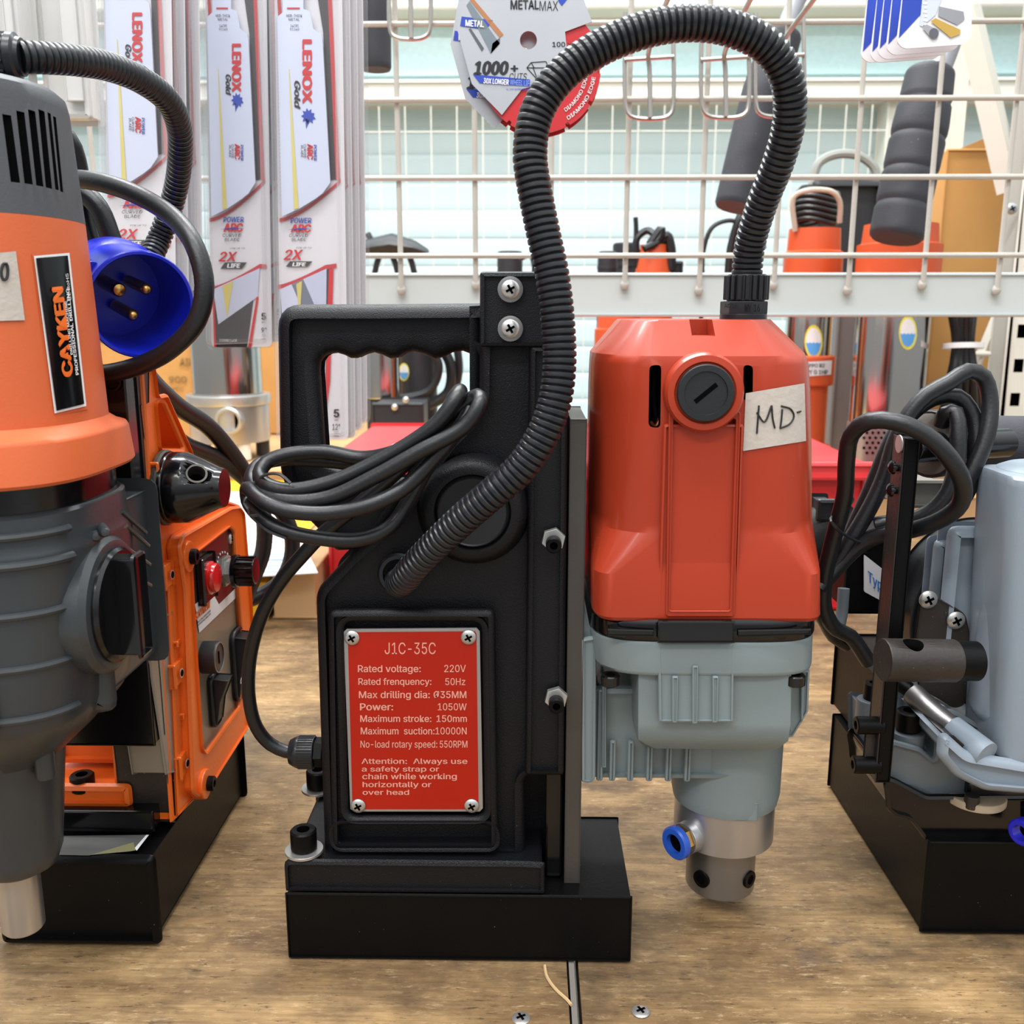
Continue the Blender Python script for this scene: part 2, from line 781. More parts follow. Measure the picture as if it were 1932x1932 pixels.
def fp(pts, Y):              # pixel outline on the plane at depth Y, as X-Z
    return [(P(x, y, Y).x, P(x, y, Y).z) for x, y in pts]


def sp(pts, X):              # pixel outline on the plane at X, as Y-Z
    return [(PX(x, y, X).y, PX(x, y, X).z) for x, y in pts]


def pth(pts):                # list of (px, py, Y)
    return [P(*p) for p in pts]


def ppm(px, py, Y):          # metres per pixel at that place
    return (P(px + 1, py, Y) - P(px, py, Y)).length


def cross_screw(mb, c, axis, r, m, mslot, h=None):
    """pan-head screw with a cross recess"""
    h = h or r * 0.42
    c = Vector(c)
    mb.lathe(c, axis, [(r, 0), (r, h * .35), (r * .8, h * .8), (r * .4, h), (0, h * 1.03)], m, 20)
    u, v, a = orient(axis)
    for an in (.5, .5 + pi / 2):
        d1r = u * cos(an) + v * sin(an)
        d2r = a.cross(d1r)
        q = [c + a * (h * 1.0) + d1r * (s * r * .52) + d2r * (t * r * .13) for s, t in ((-1, -1), (1, -1), (1, 1), (-1, 1))]
        mb.add([p + a * 0.00025 for p in q] + [p - a * r * .2 for p in q],
               [(0, 1, 2, 3), (4, 5, 6, 7), (0, 1, 5, 4), (1, 2, 6, 5), (2, 3, 7, 6), (3, 0, 4, 7)], mslot)
    return mb


def hex_bolt(mb, c, axis, r, h, m, mh):
    """cylindrical head with a hexagon socket"""
    mb.pipe(c, axis, r, r * .5, h, m, 24, r * .12)
    mb.cyl(c, axis, r * .52, h * .6, mh, 0, 6)
    return mb

# ---------------------------------------------------------------- the materials of this place
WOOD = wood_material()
CAST = mat('textured_black_paint', (13, 14, 18), .45, 0, (1700, .8, .0003), (40, .2), (1500, .80, .4), 0, .3)
SATIN = mat('satin_black_paint', (6, 6, 7), .4, 0, (500, .12), (40, .2), (900, .80, .35), 0, .16)
RUBBER = mat('black_rubber', (21, 22, 25), .38, 0, (700, .15), (60, .2), (1100, .80, .45))
CONDUIT = mat('black_nylon', (28, 29, 33), .3, 0, (500, .08), (60, .2), (900, .82, .3))
GLOSSBLK = mat('gloss_black_plastic', (12, 12, 14), .16, 0, (300, .04), (50, .2), (1100, .82, .3))
HARDBLK = mat('matt_black_plastic', (26, 28, 31), .45, 0, (800, .12), (50, .2), (1100, .82, .3))
STEELDK = mat('dark_ground_steel', (78, 74, 70), .45, .45, (600, .15), (30, .15))
OXIDE = mat('blackened_steel', (48, 42, 39), .42, .15, (500, .25), (90, .3), (900, .76, .4))
STEEL = mat('turned_steel', (186, 186, 188), .3, .85, (220, .05), (30, .1))
STEELB = mat('brushed_steel', (142, 140, 140), .36, .85, (260, .05), (30, .12))
CHROME = mat('bright_zinc', (192, 191, 188), .3, .75, (300, .06), (40, .08))
SLOT = mat('dark_recess', (4, 4, 5), .8, 0, None, None, None, 0, .05)
POLISHED = mat('polished_stainless', (196, 193, 188), .13, 1, (30, .05), (20, .05))
ORANGE = mat('orange_red_lacquer', (166, 56, 32), .34, 0, (130, .05), (30, .05), (1000, .82, .3), .16, .3)
GREY = mat('grey_green_enamel', (122, 134, 136), .38, 0, (420, .12), (25, .06), (900, .82, .25))
PLATE = mat('red_nameplate', (172, 30, 10), .38, 0, None, (20, .06), None, 0, .3)
PLATEW = mat('nameplate_lettering', (231, 160, 142), .5)
ALU = mat('aluminium_edge', (168, 166, 165), .4, .6, None, (40, .1))
TAPE = mat('masking_tape', (190, 180, 170), .8, 0, (400, .4), (160, .06))
INK = mat('marker_ink', (32, 32, 36), .6)
BLUEP = mat('blue_fitting_plastic', (44, 88, 190), .3)
DKGREY = mat('dark_grey_enamel', (53, 57, 60), .33, 0, (400, .12), (25, .08), (900, .82, .25))
CAPGREY = mat('dark_grey_plastic', (74, 76, 80), .55, 0, (900, .12), (25, .06))
MORANGE = mat('motor_orange_plastic', (208, 98, 52), .48, 0, (900, .1), (18, .06))
BRORANGE = mat('bracket_orange_paint', (229, 104, 30), .3, 0, (500, .18), (40, .08), (900, .82, .2))
PLUGBLUE = mat('plug_blue_plastic', (20, 36, 190), .3, 0, (300, .1), (60, .08))
BRASS = mat('brass', (200, 160, 90), .3, 1, None, (60, .12))
REDLENS = mat('red_lamp_lens', (200, 26, 26), .18, 0, None, None, None, .5)
WHITEP = mat('white_print', (232, 232, 232), .5)
BLACKP = mat('black_print', (34, 34, 38), .5)
BLUEPR = mat('blue_print', (38, 70, 178), .45)
REDPR = mat('red_print', (206, 44, 48), .45)
ORPR = mat('orange_print', (236, 110, 34), .45)
PANELBR = mat('panel_brown_gloss', (66, 44, 40), .2, 0, None, (20, .1))
PANELMT = mat('panel_grey_metal', (138, 124, 106), .35, .15, None, (20, .1))
BLUEGREY = mat('blue_grey_enamel', (136, 147, 158), .36, 0, (420, .1), (20, .05), (900, .83, .2))
MIDGREY = mat('mid_grey_enamel', (100, 108, 114), .4, 0, (420, .1), (20, .05))
CREAM = mat('cream_powder_coat', (228, 226, 214), .45, 0, (300, .06), (30, .03))
WIREW = mat('white_wire_coat', (186, 181, 172), .45, 0, (500, .25), (90, .08), (420, .76, .5))
BEAMW = mat('white_beam_coat', (203, 209, 208), .5, 0, (300, .06), (30, .03), (300, .80, .4))
HOOKM = mat('galvanised_wire', (180, 174, 168), .3, .85, None, (90, .15))
FOAM = mat('black_foam_grip', (50, 51, 57), .62, 0, (700, .3), (40, .12), (600, .77, .5))
GREYTUBE = mat('grey_tube', (150, 152, 158), .35, .3)
CARDB = mat('cardboard', (196, 146, 82), .75, 0, (300, .15), (25, .08))
REDBOX = mat('red_box_enamel', (190, 26, 34), .38, 0, (300, .05), (15, .06))
YELLOW = mat('yellow_carton', (226, 176, 22), .5)
PAPER = mat('white_paper', (214, 214, 217), .7)
PUMPOR = mat('pump_orange', (200, 82, 40), .4, 0, (200, .1), (25, .08))
PUMPBLK = mat('pump_black', (38, 39, 43), .45)
SILVERC = mat('silver_card', (196, 199, 204), .25, .55, None, (12, .12))
WALLM = mat('pale_cyan_shutter', (214, 233, 235), .5, 0, None, (3, .03))
BLADEM = mat('blade_lavender', (214, 221, 240), .35, .15, None, (8, .05))
CARDW = mat('white_card', (236, 234, 236), .6, 0, None, (8, .02))
CARDBLK = mat('card_black', (44, 38, 40), .5)
GOLDP = mat('gold_stripe', (222, 208, 120), .4, .2)
BLISTER = clear_plastic('clear_blister', (.975, .975, .98), .035)
HAZYBL = clear_plastic('hazy_blister', (.95, .955, .96), .07)
DISCRED = mat('red_disc', (196, 40, 46), .4, 0, None, (30, .1))
SKYB = mat('sticker_sky_blue', (86, 160, 224), .5)
YELLOWST = mat('sticker_yellow', (228, 222, 70), .5)

# ---------------------------------------------------------------- the room
mb = MB()
mb.box((-6, -4, -0.9), (6, 6, -0.85), mat('floor_tile', (150, 148, 142), .4))
struct(mb.build('floor'))
# back wall: a slatted roller shutter under a header
WY = 3.0
mb = MB()
z0, z1 = P(900, 1300, WY).z, P(900, 188, WY).z
prof = []
dz = (P(900, 345, WY) - P(900, 398, WY)).z
k = 0
zz = z0
while zz < z1 + dz:
    prof += [(WY + .006, zz), (WY + .001, zz + .006), (WY, zz + dz * .3), (WY, zz + dz * .8), (WY + .002, zz + dz - .006)]
    zz += dz
rings = [[(x, y, z) for x in (-4, 4)] for y, z in prof]
vs = [p for r_ in rings for p in r_]
mb.add(vs, [(2 * i, 2 * i + 1, 2 * i + 3, 2 * i + 2) for i in range(len(rings) - 1)], WALLM)
mb.box((-4, WY + .05, -.9), (4, WY + .1, 4.2), mat('pale_wall', (204, 232, 234), .6))
mb.box((-4, WY - .02, P(900, 145, WY).z), (4, WY + .06, 3.4), mat('pale_glass_panel', (206, 236, 240), .3))
struct(mb.build('wall_back'))
mb = MB()
mb.box((-4, WY - .16, P(900, 190, WY - .16).z), (4, WY - .02, P(900, 148, WY - .16).z), CREAM, .01)
struct(mb.build('trim_1'))
mb = MB()
mb.box((-4, WY - .16, P(900, 18, WY - .16).z), (4, WY - .02, P(900, -30, WY - .16).z), CREAM, .01)
struct(mb.build('trim_2'))
mb = MB()
xa = P(1690, 300, WY - .1).x
mb.box((xa - .045, WY - .12, -.5), (xa + .045, WY - .02, P(900, 186, WY - .1).z), CREAM, .006)
struct(mb.build('trim_3'))

# far wire screen in front of the shutter
t = thing('wire_screen', P(900, 400, 2.8), 'fine white wire screen far back in front of the pale shutter', 'screen')
xs = [P(720 + 48 * i, 400, 2.8).x for i in range(-3, 24)]
zs = [P(900, y, 2.8).z for y in (248, 293, 345, 398, 450, 503, 560)]
for x in xs:
    if P(1668, 300, 2.8).x > x:
        MB().tube([(x, 2.8, zs[-1] - .6), (x, 2.8, P(900, 200, 2.8).z)], .0022, CREAM, 6, 9).build('vertical_wire', t, wn=False)
for z in zs[::3]:
    MB().tube([(xs[0], 2.806, z), (P(1668, 300, 2.8).x, 2.806, z)], .0024, CREAM, 6, 9).build('horizontal_wire', t, wn=False)

# ---------------------------------------------------------------- workbench
t = thing('workbench', (0, 0, -.85), 'worn stained plywood workbench carrying the drills', 'workbench')
xg = PZ(1087, 1930, 0).x
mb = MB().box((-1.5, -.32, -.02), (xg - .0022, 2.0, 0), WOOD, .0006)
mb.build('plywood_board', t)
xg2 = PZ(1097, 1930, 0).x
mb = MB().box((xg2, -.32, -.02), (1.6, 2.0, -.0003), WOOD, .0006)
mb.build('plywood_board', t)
lab(MB().box((xg - .0020, -.3, -.02), (xg + .0012, 1.9, -.0006), mat('grey_edge_strip', (120, 114, 108), .5), .0003).build('edge_strip', t), 'grey strip in the joint between the boards')
for px, py in ((983, 1920), (1209, 1907)):
    q = PZ(px, py, 0)
    mb = MB()
    cross_screw(mb, q - Vector((0, 0, .0006)), (0, 0, 1), .0042, CHROME, SLOT, .0012)
    lab(mb.build('screw', t), 'countersunk steel screw head')
sc = [PZ(x, y, .0001) for x, y in ((1028, 1822), (1031, 1840), (1040, 1856), (1054, 1872), (1070, 1886), (1078, 1896))]
lab(MB().tube(sc, .0008, mat('pale_scratch', (196, 166, 122), .7), 6, .003).build('scratch', t), 'pale curved scratch in the board')
for x, y in ((-1.4, -.25), (1.5, -.25), (-1.4, 1.9), (1.5, 1.9)):
    MB().box((x - .03, y - .03, -.85), (x + .03, y + .03, -.02), CREAM).build('leg', t)

# ---------------------------------------------------------------- wire display rack standing along the middle of the bench
GY = .58
t = thing('display_rack', P(1200, 600, GY), 'white wire grid rack with its flat bottom beam across the bench', 'rack')
za, zb = P(1200, 598, GY + .012).z, P(1200, 515, GY + .012).z
mb = MB().box((-.95, GY + .004, za), (1.0, GY + .03, zb), BEAMW, .0025)
mb.build('beam', t)
for i in range(-7, 13):
    px = 757 + 140.6 * i
    x = P(px, 540, GY).x
    zlow = P(px, 538 - (4 if i % 2 else -6), GY).z
    m_ = MB()
    m_.tube([(x, GY, zlow), (x, GY, zlow + .02), (x, GY, zlow + .4)], .0027, WIREW, 8, .2)
    m_.lathe((x, GY + .0015, zlow - .003), (0, 0, 1), [(0, -.004), (.003, -.003), (.0046, 0), (.0042, .003), (.0028, .006)], WIREW, 10)
    m_.build('vertical_wire', t, wn=False)
for py in (483, 337, 190, 47, -95):
    z = P(1000, py, GY).z
    MB().tube([(-.95, GY - .005, z), (1.0, GY - .005, z)], .0027, WIREW, 8, .2).build('horizontal_wire', t, wn=False)

# slotted steel frame at the right behind the rack
FYR = .98
t = thing('slotted_frame', P(1905, 870, FYR), 'cream slotted steel upright with a diagonal brace behind the rack at right', 'shelving frame')
xl, xr = P(1893, 700, FYR).x, P(1893, 700, FYR).x + .06
mb = MB().box((xl, FYR, .055), (xr, FYR + .05, 1.2), CREAM, .002)
o = mb.build('upright', t)
cb = MB()
for k in range(-8, 9):
    z = P(1922, 690, FYR).z + k * (P(1922, 625, FYR).z - P(1922, 690, FYR).z)
    cb.box((P(1914, 690, FYR).x, FYR - .01, z - .0095), (P(1932, 690, FYR).x, FYR + .012, z + .0095), SLOT)
cut(o, cb)
d0 = P(1905, 360, FYR + .06)
d1 = P(1825, 15, FYR + .06)
MB().tube([d0, d1], .019, CREAM, 4, 2).build('diagonal_brace', t)
MB().tube([P(1842, 690, FYR + .06), P(1880, 600, FYR + .06)], .008, CREAM, 4, 2).build('diagonal_brace', t)
MB().tube([P(1838, 668, FYR + .05), P(1885, 668, FYR + .05)], .004, CREAM, 8, 2).build('tie_rod', t)
xb = P(1795, 300, FYR + .3).x
MB().box((xb - .018, FYR + .3, .055), (xb + .018, FYR + .33, 1.2), CREAM, .002).build('upright', t)
cross_screw(MB(), P(1908, 394, FYR) - Vector((0, .001, 0)), (0, -1, 0), .008, STEEL, SLOT).build('bolt', t)

# low platform behind
t = thing('wooden_platform', (0, 1.4, 0), 'low pale wooden platform at the back under the pumps and cartons', 'platform')
xt = P(606, 1150, .53).x
xy = P(507, 1188, .525).x
MB().prism([(xy + .003, .53), (xt - .004, .53), (xt - .004, .93), (1.5, .93), (1.5, 1.9), (-1.2, 1.9), (-1.2, 1.14), (xy + .003, 1.14)], 0, .055, flatz, mat('pale_board', (190, 152, 108), .6, 0, (200, .1), (14, .12)), .002).build('board', t)

# red toolbox
TY = .56
x0, x1 = P(606, 1150, TY).x + .002, P(1652, 900, TY).x
zt = P(1600, 872, TY).z
t = thing('toolbox', ((x0 + x1) / 2, TY, 0), 'wide red metal toolbox lying behind the central drill', 'toolbox')
MB().box((x0 + .006, TY + .008, 0), (x1 - .006, .9, zt - .012), REDBOX, .004).build('body', t)
MB().box((x0, TY, zt - .02), (x1, .906, zt), mat('toolbox_lid_red', (216, 60, 64), .4, 0, None, (12, .08)), .004).build('lid', t)
mb = MB()
q = [PZ(x, y, zt + .0006) for x, y in ((700, 868), (742, 838), (840, 838), (810, 868))]
mb.poly(q, PAPER)
q = [PZ(x, y, zt + .0009) for x, y in ((738, 843), (746, 838), (840, 838), (840, 843))]
mb.poly(q, BLUEPR)
mb.build('lid_label', t, wn=False)

# yellow carton with printed sheets on top
YZ = P(490, 1099, .525).z
t = thing('yellow_carton', (xy - .15, .8, 0), 'flat yellow carton on the bench left of the central drill', 'carton')
MB().box((xy - .42, .525, 0), (xy, 1.13, YZ), YELLOW, .002).build('box', t)
YZ = max(YZ, .055) + .0004
mb = MB()
sh = [PZ(x, y, YZ) for x, y in ((300, 929), (528, 929), (600, 1082), (330, 1098))]
mb.prism([(p.x, p.y) for p in sh], YZ, YZ + .001, flatz, PAPER)
for k in range(9):
    y = 990 + k * 11
    a, b = PZ(470, y, YZ + .0014), PZ(552 + k, y - 3, YZ + .0014)
    mb.poly([a, b, b + Vector((0, -.006, 0)), a + Vector((0, -.006, 0))], mat('pale_blue_print', (170, 196, 226), .6))
tag(mb.build('printed_sheet', None, sh[0]), 'white printed sheet with pale blue lines lying on the yellow carton', 'paper')


def sticker(mbx, cpx, cpy, hw, hh, fn):
    """oval sticker: yellow rim, white top, blue water below"""
    def ell(s, e, m):
        n, vs, fs = 24, [fn(cpx, cpy, e)], []
        for k in range(1, 5):
            vs += [fn(cpx + hw * s * k / 4 * cos(2 * pi * i / n), cpy + hh * s * k / 4 * sin(2 * pi * i / n), e) for i in range(n)]
        for i in range(n):
            j = (i + 1) % n
            fs.append((0, 1 + i, 1 + j))
            for k in range(3):
                fs.append((1 + k * n + i, 1 + (k + 1) * n + i, 1 + (k + 1) * n + j, 1 + k * n + j))
        mbx.add(vs, fs, m)
    ell(1, .0006, YELLOWST)
    ell(.84, .0011, WHITEP)
    vs = []
    for i in range(9):
        x = -.8 + 1.6 * i / 8
        yb = .8 * sqrt(max(.02, 1 - (x / .82) ** 2))
        for k in range(4):
            yt = .02 + .07 * (i % 2)
            vs.append(fn(cpx + hw * x, cpy + hh * (yt + (max(yb, yt) - yt) * k / 3), .0016))
    mbx.add(vs, [(4 * i + k, 4 * i + k + 1, 4 * i + k + 5, 4 * i + k + 4) for i in range(8) for k in range(3)], SKYB)
    return mbx


def cyl_map(cx, cy, r):
    """pixel -> front of an upright cylinder"""
    def fn(px, py, e=0.0):
        d = ray(px, py)
        rr = r + e
        a = d.x ** 2 + d.y ** 2
        b = 2 * (d.x * (CAM.x - cx) + d.y * (CAM.y - cy))
        c = (CAM.x - cx) ** 2 + (CAM.y - cy) ** 2 - rr * rr
        dd = max(0, b * b - 4 * a * c)
        return CAM + d * ((-b - sqrt(dd)) / (2 * a))
    return fn


ZP = .055
# stainless pump with open outlet, far left
py_ = 1.3
cx = P(428, 700, py_).x
t = thing('stainless_pump', (cx, py_, ZP), 'stainless steel pump with round open outlet left of the black handle', 'pump')
s = ppm(428, 700, py_)
zA, zF0, zF1, zB = P(428, 300, py_).z, P(428, 762, py_).z, P(428, 742, py_).z, P(428, 830, py_).z
mb = MB().cyl((cx, py_, zF1), (0, 0, 1), 64 * s, P(428, 560, py_).z - zF1, POLISHED, .002, 40)
mb.build('body', t)
MB().cyl((cx, py_, zF0), (0, 0, 1), 78 * s, zF1 - zF0, CHROME, .003, 40).build('flange', t)
mb = MB().cyl((cx, py_, zB), (0, 0, 1), 74 * s, zF0 - zB, STEEL, .002, 40)
mb.build('lower_casing', t)
pc = P(430, 795, py_ - 80 * s)
mb = MB().pipe(pc, (0, 1, 0), 25 * s, 19 * s, .03, CHROME, 32, .002)
mb.cyl(pc + Vector((0, .012, 0)), (0, 1, 0), 19.5 * s, .002, SLOT)
mb.build('outlet', t)
for a in (.3, 2.2, 4.0, 5.4):
    MB().cyl((cx + 58 * s * cos(a), py_ + 58 * s * sin(a), ZP), (0, 0, 1), 13 * s, zB - ZP, CREAM if a > 5 else PUMPBLK, .002).build('foot', t)

# cartons behind it
for (xa, ya, xb, yb, Y, d, nm) in ((150, 640, 372, 850, 1.50, .3, 'brown cardboard carton with dark print behind the stainless pump'),
                                   (470, 600, 640, 846, 1.62, .3, 'brown cardboard carton right of the stainless pump, behind the black handle')):
    p, q = P(xa, ya, Y), P(xb, yb, Y)
    t = thing('cardboard_carton', ((p.x + q.x) / 2, Y, ZP), nm, 'carton')
    mb = MB().box((p.x, Y, ZP), (q.x, Y + d, p.z), CARDB, .003)
    if xa == 150:
        pr = mat('carton_print', (140, 108, 62), .8)
        fn = lambda x, y: P(x, y, Y - .0008)
        mb.text_px('AIR', (338, 676, 366, 690), fn, pr, .03)
        mb.text_px('900', (318, 710, 352, 722), fn, pr, .03)
        mb.text_px('SPEC', (318, 731, 346, 738), fn, pr, .02)
    mb.build('box', t)

# cardboard box top right behind the rack
Y = 1.12
p, q = P(1786, 285, Y), P(1893, 505, Y)
t = thing('cardboard_box', ((p.x + q.x) / 2, Y, ZP), 'tall open brown cardboard box behind the rack at right', 'box')
mb = MB().box((p.x, Y, ZP), (q.x + .05, Y + .14, p.z + .004), CARDB, .003)
mb.build('box', t)
mb = MB()
mb.prism([(P(1800, 285, Y).x, P(1800, 285, Y).z), (P(1893, 250, Y).x, P(1893, 246, Y).z), (P(1893, 250, Y).x, P(1893, 300, Y).z), (P(1790, 285, Y).x, P(1790, 290, Y).z)], Y + .004, Y + .009, front, CARDB)
mb.build('flap', t)


# upright pump: orange head, steel body with sticker, orange foot
def pump(px, hw, Y, ytop, yhead, yfoot, label, st, tape=False, headmat=None, bodyhw=None, strainer=False):
    s = ppm(px, 600, Y)
    cx = P(px, 600, Y).x
    bh = bodyhw or hw * .8
    t = thing('submersible_pump', (cx, Y, ZP), label, 'pump', None)
    z = lambda y: P(px, y, Y).z
    hm = headmat or PUMPOR
    mb = MB()
    prof = [(hw * .86 * s, 0), (hw * s, .006), (hw * s, (z(ytop) - z(yhead)) * .72), (hw * .9 * s, (z(ytop) - z(yhead)) * .74), (hw * .86 * s, z(ytop) - z(yhead))]
    mb.lathe((cx, Y, z(yhead)), (0, 0, 1), prof, hm, 28)
    mb.build('motor_head', t)
    mb = MB().cyl((cx, Y, z(yfoot)), (0, 0, 1), bh * s, z(yhead) - z(yfoot), POLISHED, .002, 40)
    mb.build('body', t)
    if st:
        mb = MB()
        sticker(mb, st[0], st[1], 17, 32, cyl_map(cx, Y, bh * s))
        lab(mb.build('sticker', t, wn=False), 'oval yellow-rimmed sticker with blue water')
    if strainer:
        R = bh * 1.03 * s
        mb = MB().cyl((cx, Y, ZP), (0, 0, 1), R, z(yfoot) - ZP, STEEL, .002, 44)
        fn = cyl_map(cx, Y, R + .0004)
        for r_ in range(6):
            for k in range(10):
                qx, qy = px - 56 + k * 11 + (r_ % 2) * 5.5, yfoot + 11 + r_ * 9.5
                mb.poly([fn(qx + 3 * cos(a * pi / 4), qy + 3 * sin(a * pi / 4)) for a in range(8)], SLOT)
        lab(mb.build('strainer', t), 'perforated steel strainer')
    else:
        mb = MB()
        mb.cyl((cx, Y, ZP), (0, 0, 1), hw * 1.04 * s, .05, hm, .006, 28)
        mb.cyl((cx, Y, ZP + .04), (0, 0, 1), hw * .8 * s, z(yfoot) - ZP - .04, hm, .004, 28)
        mb.cyl((cx, Y, z(yfoot) - .045), (0, 0, 1), hw * .98 * s, .047, hm, .004, 28)
        mb.build('foot', t)
    if tape:
        fn = cyl_map(cx, Y, hw * .98 * s + .0012)
        mb = MB().patch(((1512, 684), (1570, 680), (1568, 707), (1512, 711)), fn, PAPER, 6, 2)
        f2 = cyl_map(cx, Y, hw * .98 * s + .0022)
        mb.text_px('HIPPO R2', (1516, 686, 1556, 693), f2, INK, .02)
        mb.text_px('PPY G 1HP', (1516, 698, 1562, 706), f2, INK, .02)
        mb.build('tape_label', t, wn=False)
    for k in range(3):
        a = -pi / 2 + (k - 1) * 1.1
        MB().cyl((cx + hw * s * 1.0 * cos(a), Y + hw * s * cos(0) * sin(a), z(yhead) + .01), (0, 0, 1), .006, .022, CHROME).build('bolt', t)
    return t, cx, s


t, cx, s = pump(1527, 54, 1.12, 432, 590, 672, 'orange and steel pump with tape label just right of the hose', (1535, 645), True)
# its cord coil and handle
c = P(1540, 392, 1.14)
mb = MB()
for k in range(6):
    mb.tube([c + Vector((.036 * cos(a) * (1 - .06 * abs(k - 2.5)), .03 * sin(a), (k - 2.5) * .0085 + .004 * sin(a * 2))) for a in [i * pi / 6 for i in range(12)]], .0042, RUBBER, 8, .01, True)
mb.build('cord_coil', t, wn=False)
mb = MB().tube(pth([(1500, 436, 1.10), (1498, 372, 1.09), (1520, 360, 1.085), (1570, 362, 1.085), (1584, 380, 1.09), (1584, 420, 1.10)]), .004, mat('pump_handle_cream', (190, 182, 166), .4), 8)
lab(mb.build('carry_handle', t), 'pale bent wire carrying handle')

t, cx, s = pump(1686, 76, 1.00, 424, 560, 796, 'large stainless pump with oval sticker behind the cord loops at right', (1713, 628), False, None, 68, True)
t, cx, s = pump(1168, 46, 1.12, 590, 700, 760, 'orange pump mostly hidden behind the orange-red motor', None)
# grey column
p, q = P(1580, 600, 1.3), P(1622, 600, 1.3)
mb = MB().box((p.x, 1.3, ZP), (q.x, 1.36, P(1600, 560, 1.3).z), mat('grey_column', (110, 108, 110), .5, 0, None, (20, .1)), .004)
tag(mb.build('grey_post', None, (p.x, 1.3, ZP)), 'plain grey square post between two pumps behind the toolbox', 'post')
p, q = P(1606, 600, 1.36), P(1640, 600, 1.36)
mb = MB().cyl(((p.x + q.x) / 2, 1.42, ZP), (0, 0, 1), (q.x - p.x) * .55, P(1620, 668, 1.42).z - ZP, mat('red_canister', (190, 58, 46), .4), .008)
tag(mb.build('red_canister', None, ((p.x + q.x) / 2, 1.42, ZP)), 'red canister between grey post and large stainless pump', 'canister')

# hanging cord bundle at the right
Y = .97
mb = MB()
for k in range(9):
    a = (k - 4)
    mb.tube(pth([(1815 + a * 7, 540, Y + .01 * (k % 3)), (1816 + a * 5, 600, Y - .01 * (k % 2)), (1817 + a * 3.6, 652, Y), (1816 + a * 6.5, 720, Y - .01 * (k % 2)), (1812 + a * 9, 790, Y + .01 * (k % 3)), (1812 + a * 10, 880, Y)]), .0052, RUBBER, 8, .02)
o = mb.build('cord', None, P(1815, 600, Y), wn=False)
t = thing('cord_bundle', P(1815, 880, Y), 'bundle of black power cords tied with a white strap at far right', 'cord bundle')
o.parent = t
o.location = Vector(P(1815, 600, Y)) - Vector(t.location)
ORIGIN[o.name] = P(1815, 600, Y)
mb = MB().pipe(P(1817, 658, Y - .002), (0, .1, 1), .027, .0245, .0075, WHITEP, 24)
lab(mb.build('tie_strap', t), 'white plastic strap')

# things whose heads rise above the beam
Y = 1.5
s = ppm(760, 480, Y)
t = thing('black_power_tool', P(750, 520, Y), 'flat black tool with looped cord above the beam beside the blade packs', 'tool')
mb = MB().loft([[P(690, 470, Y) + Vector((0, .03 * cos(a), .018 * sin(a))) for a in [i * pi / 6 for i in range(12)]],
                [P(740, 464, Y) + Vector((0, .04 * cos(a), .024 * sin(a))) for a in [i * pi / 6 for i in range(12)]],
                [P(785, 470, Y) + Vector((0, .035 * cos(a), .016 * sin(a))) for a in [i * pi / 6 for i in range(12)]],
                [P(808, 478, Y) + Vector((0, .02 * cos(a), .008 * sin(a))) for a in [i * pi / 6 for i in range(12)]]], PUMPBLK)
mb.tube(pth([(700, 452, Y), (693, 440, Y)]), .006, PUMPBLK, 8)
mb.build('body', t)
for x0_, x1_ in ((716, 706), (740, 752), (772, 783)):
    MB().tube([P(x0_, 482, Y), P(x1_, 520, Y), Vector((P(x1_, 560, Y).x, Y, ZP))], .006, PUMPBLK, 8, .05).build('leg', t)
Y = 1.25
s = ppm(760, 480, Y)
t = thing('black_pump_head', (P(965, 500, Y).x, Y, ZP), 'small black pump head with side cord peeking over the beam behind the column', 'pump')
cx = P(962, 500, Y).x
MB().cyl((cx, Y, ZP), (0, 0, 1), 24 * s, P(960, 474, Y).z - ZP, PUMPBLK, .004).build('body', t)
MB().tube(pth([(980, 490, Y - .03), (1000, 484, Y - .03), (1006, 500, Y - .03), (1004, 540, Y - .03)]), .003, RUBBER, 8).build('cord', t)
# twin black pumps and an orange one with cord loops
for (px, hw, yt, Y_, nm) in ((1146, 18, 474, 1.26, 'small ribbed black pump over the beam, left of the orange one'), (1180, 25, 458, 1.36, 'taller ribbed black pump over the beam beside the small orange pump')):
    cx = P(px, 500, Y_).x
    t = thing('ribbed_pump', (cx, Y_, ZP), nm, 'pump')
    zt2 = P(px, yt, Y_).z
    mb = MB().cyl((cx, Y_, ZP), (0, 0, 1), hw * s * 1.04, zt2 - ZP, PUMPBLK, .005, 24)
    for k in range(4):
        mb.pipe((cx, Y_, zt2 - .03 - k * .012), (0, 0, 1), hw * s * 1.1, hw * s, .005, PUMPBLK, 24)
    mb.build('body', t)
Y = 1.22
cx = P(1233, 480, Y).x
t = thing('small_orange_pump', (cx, Y, ZP), 'small orange pump with black cord loops over the beam, centre right', 'pump')
MB().lathe((cx, Y, ZP), (0, 0, 1), [(.03, 0), (.034, .01), (.034, P(1233, 540, Y).z - ZP), (.022, P(1233, 470, Y).z - ZP), (.0225, P(1233, 462, Y).z - ZP)], PUMPOR, 24).build('body', t)
mb = MB()
mb.tube(pth([(1205, 505, Y), (1202, 450, Y), (1222, 435, Y), (1240, 455, Y - .02), (1215, 470, Y - .03)]), .006, RUBBER, 8)
mb.tube(pth([(1200, 455, Y), (1200, 425, Y), (1199, 410, Y)]), .004, RUBBER, 8)
mb.tube(pth([(1225, 462, Y - .02), (1248, 432, Y - .02), (1246, 445, Y - .02), (1228, 466, Y - .02)]), .007, RUBBER, 8)
mb.tube(pth([(1238, 468, Y - .01), (1258, 445, Y - .01), (1266, 470, Y - .01), (1266, 510, Y - .01)]), .008, RUBBER, 8)
mb.build('cord', t, wn=False)
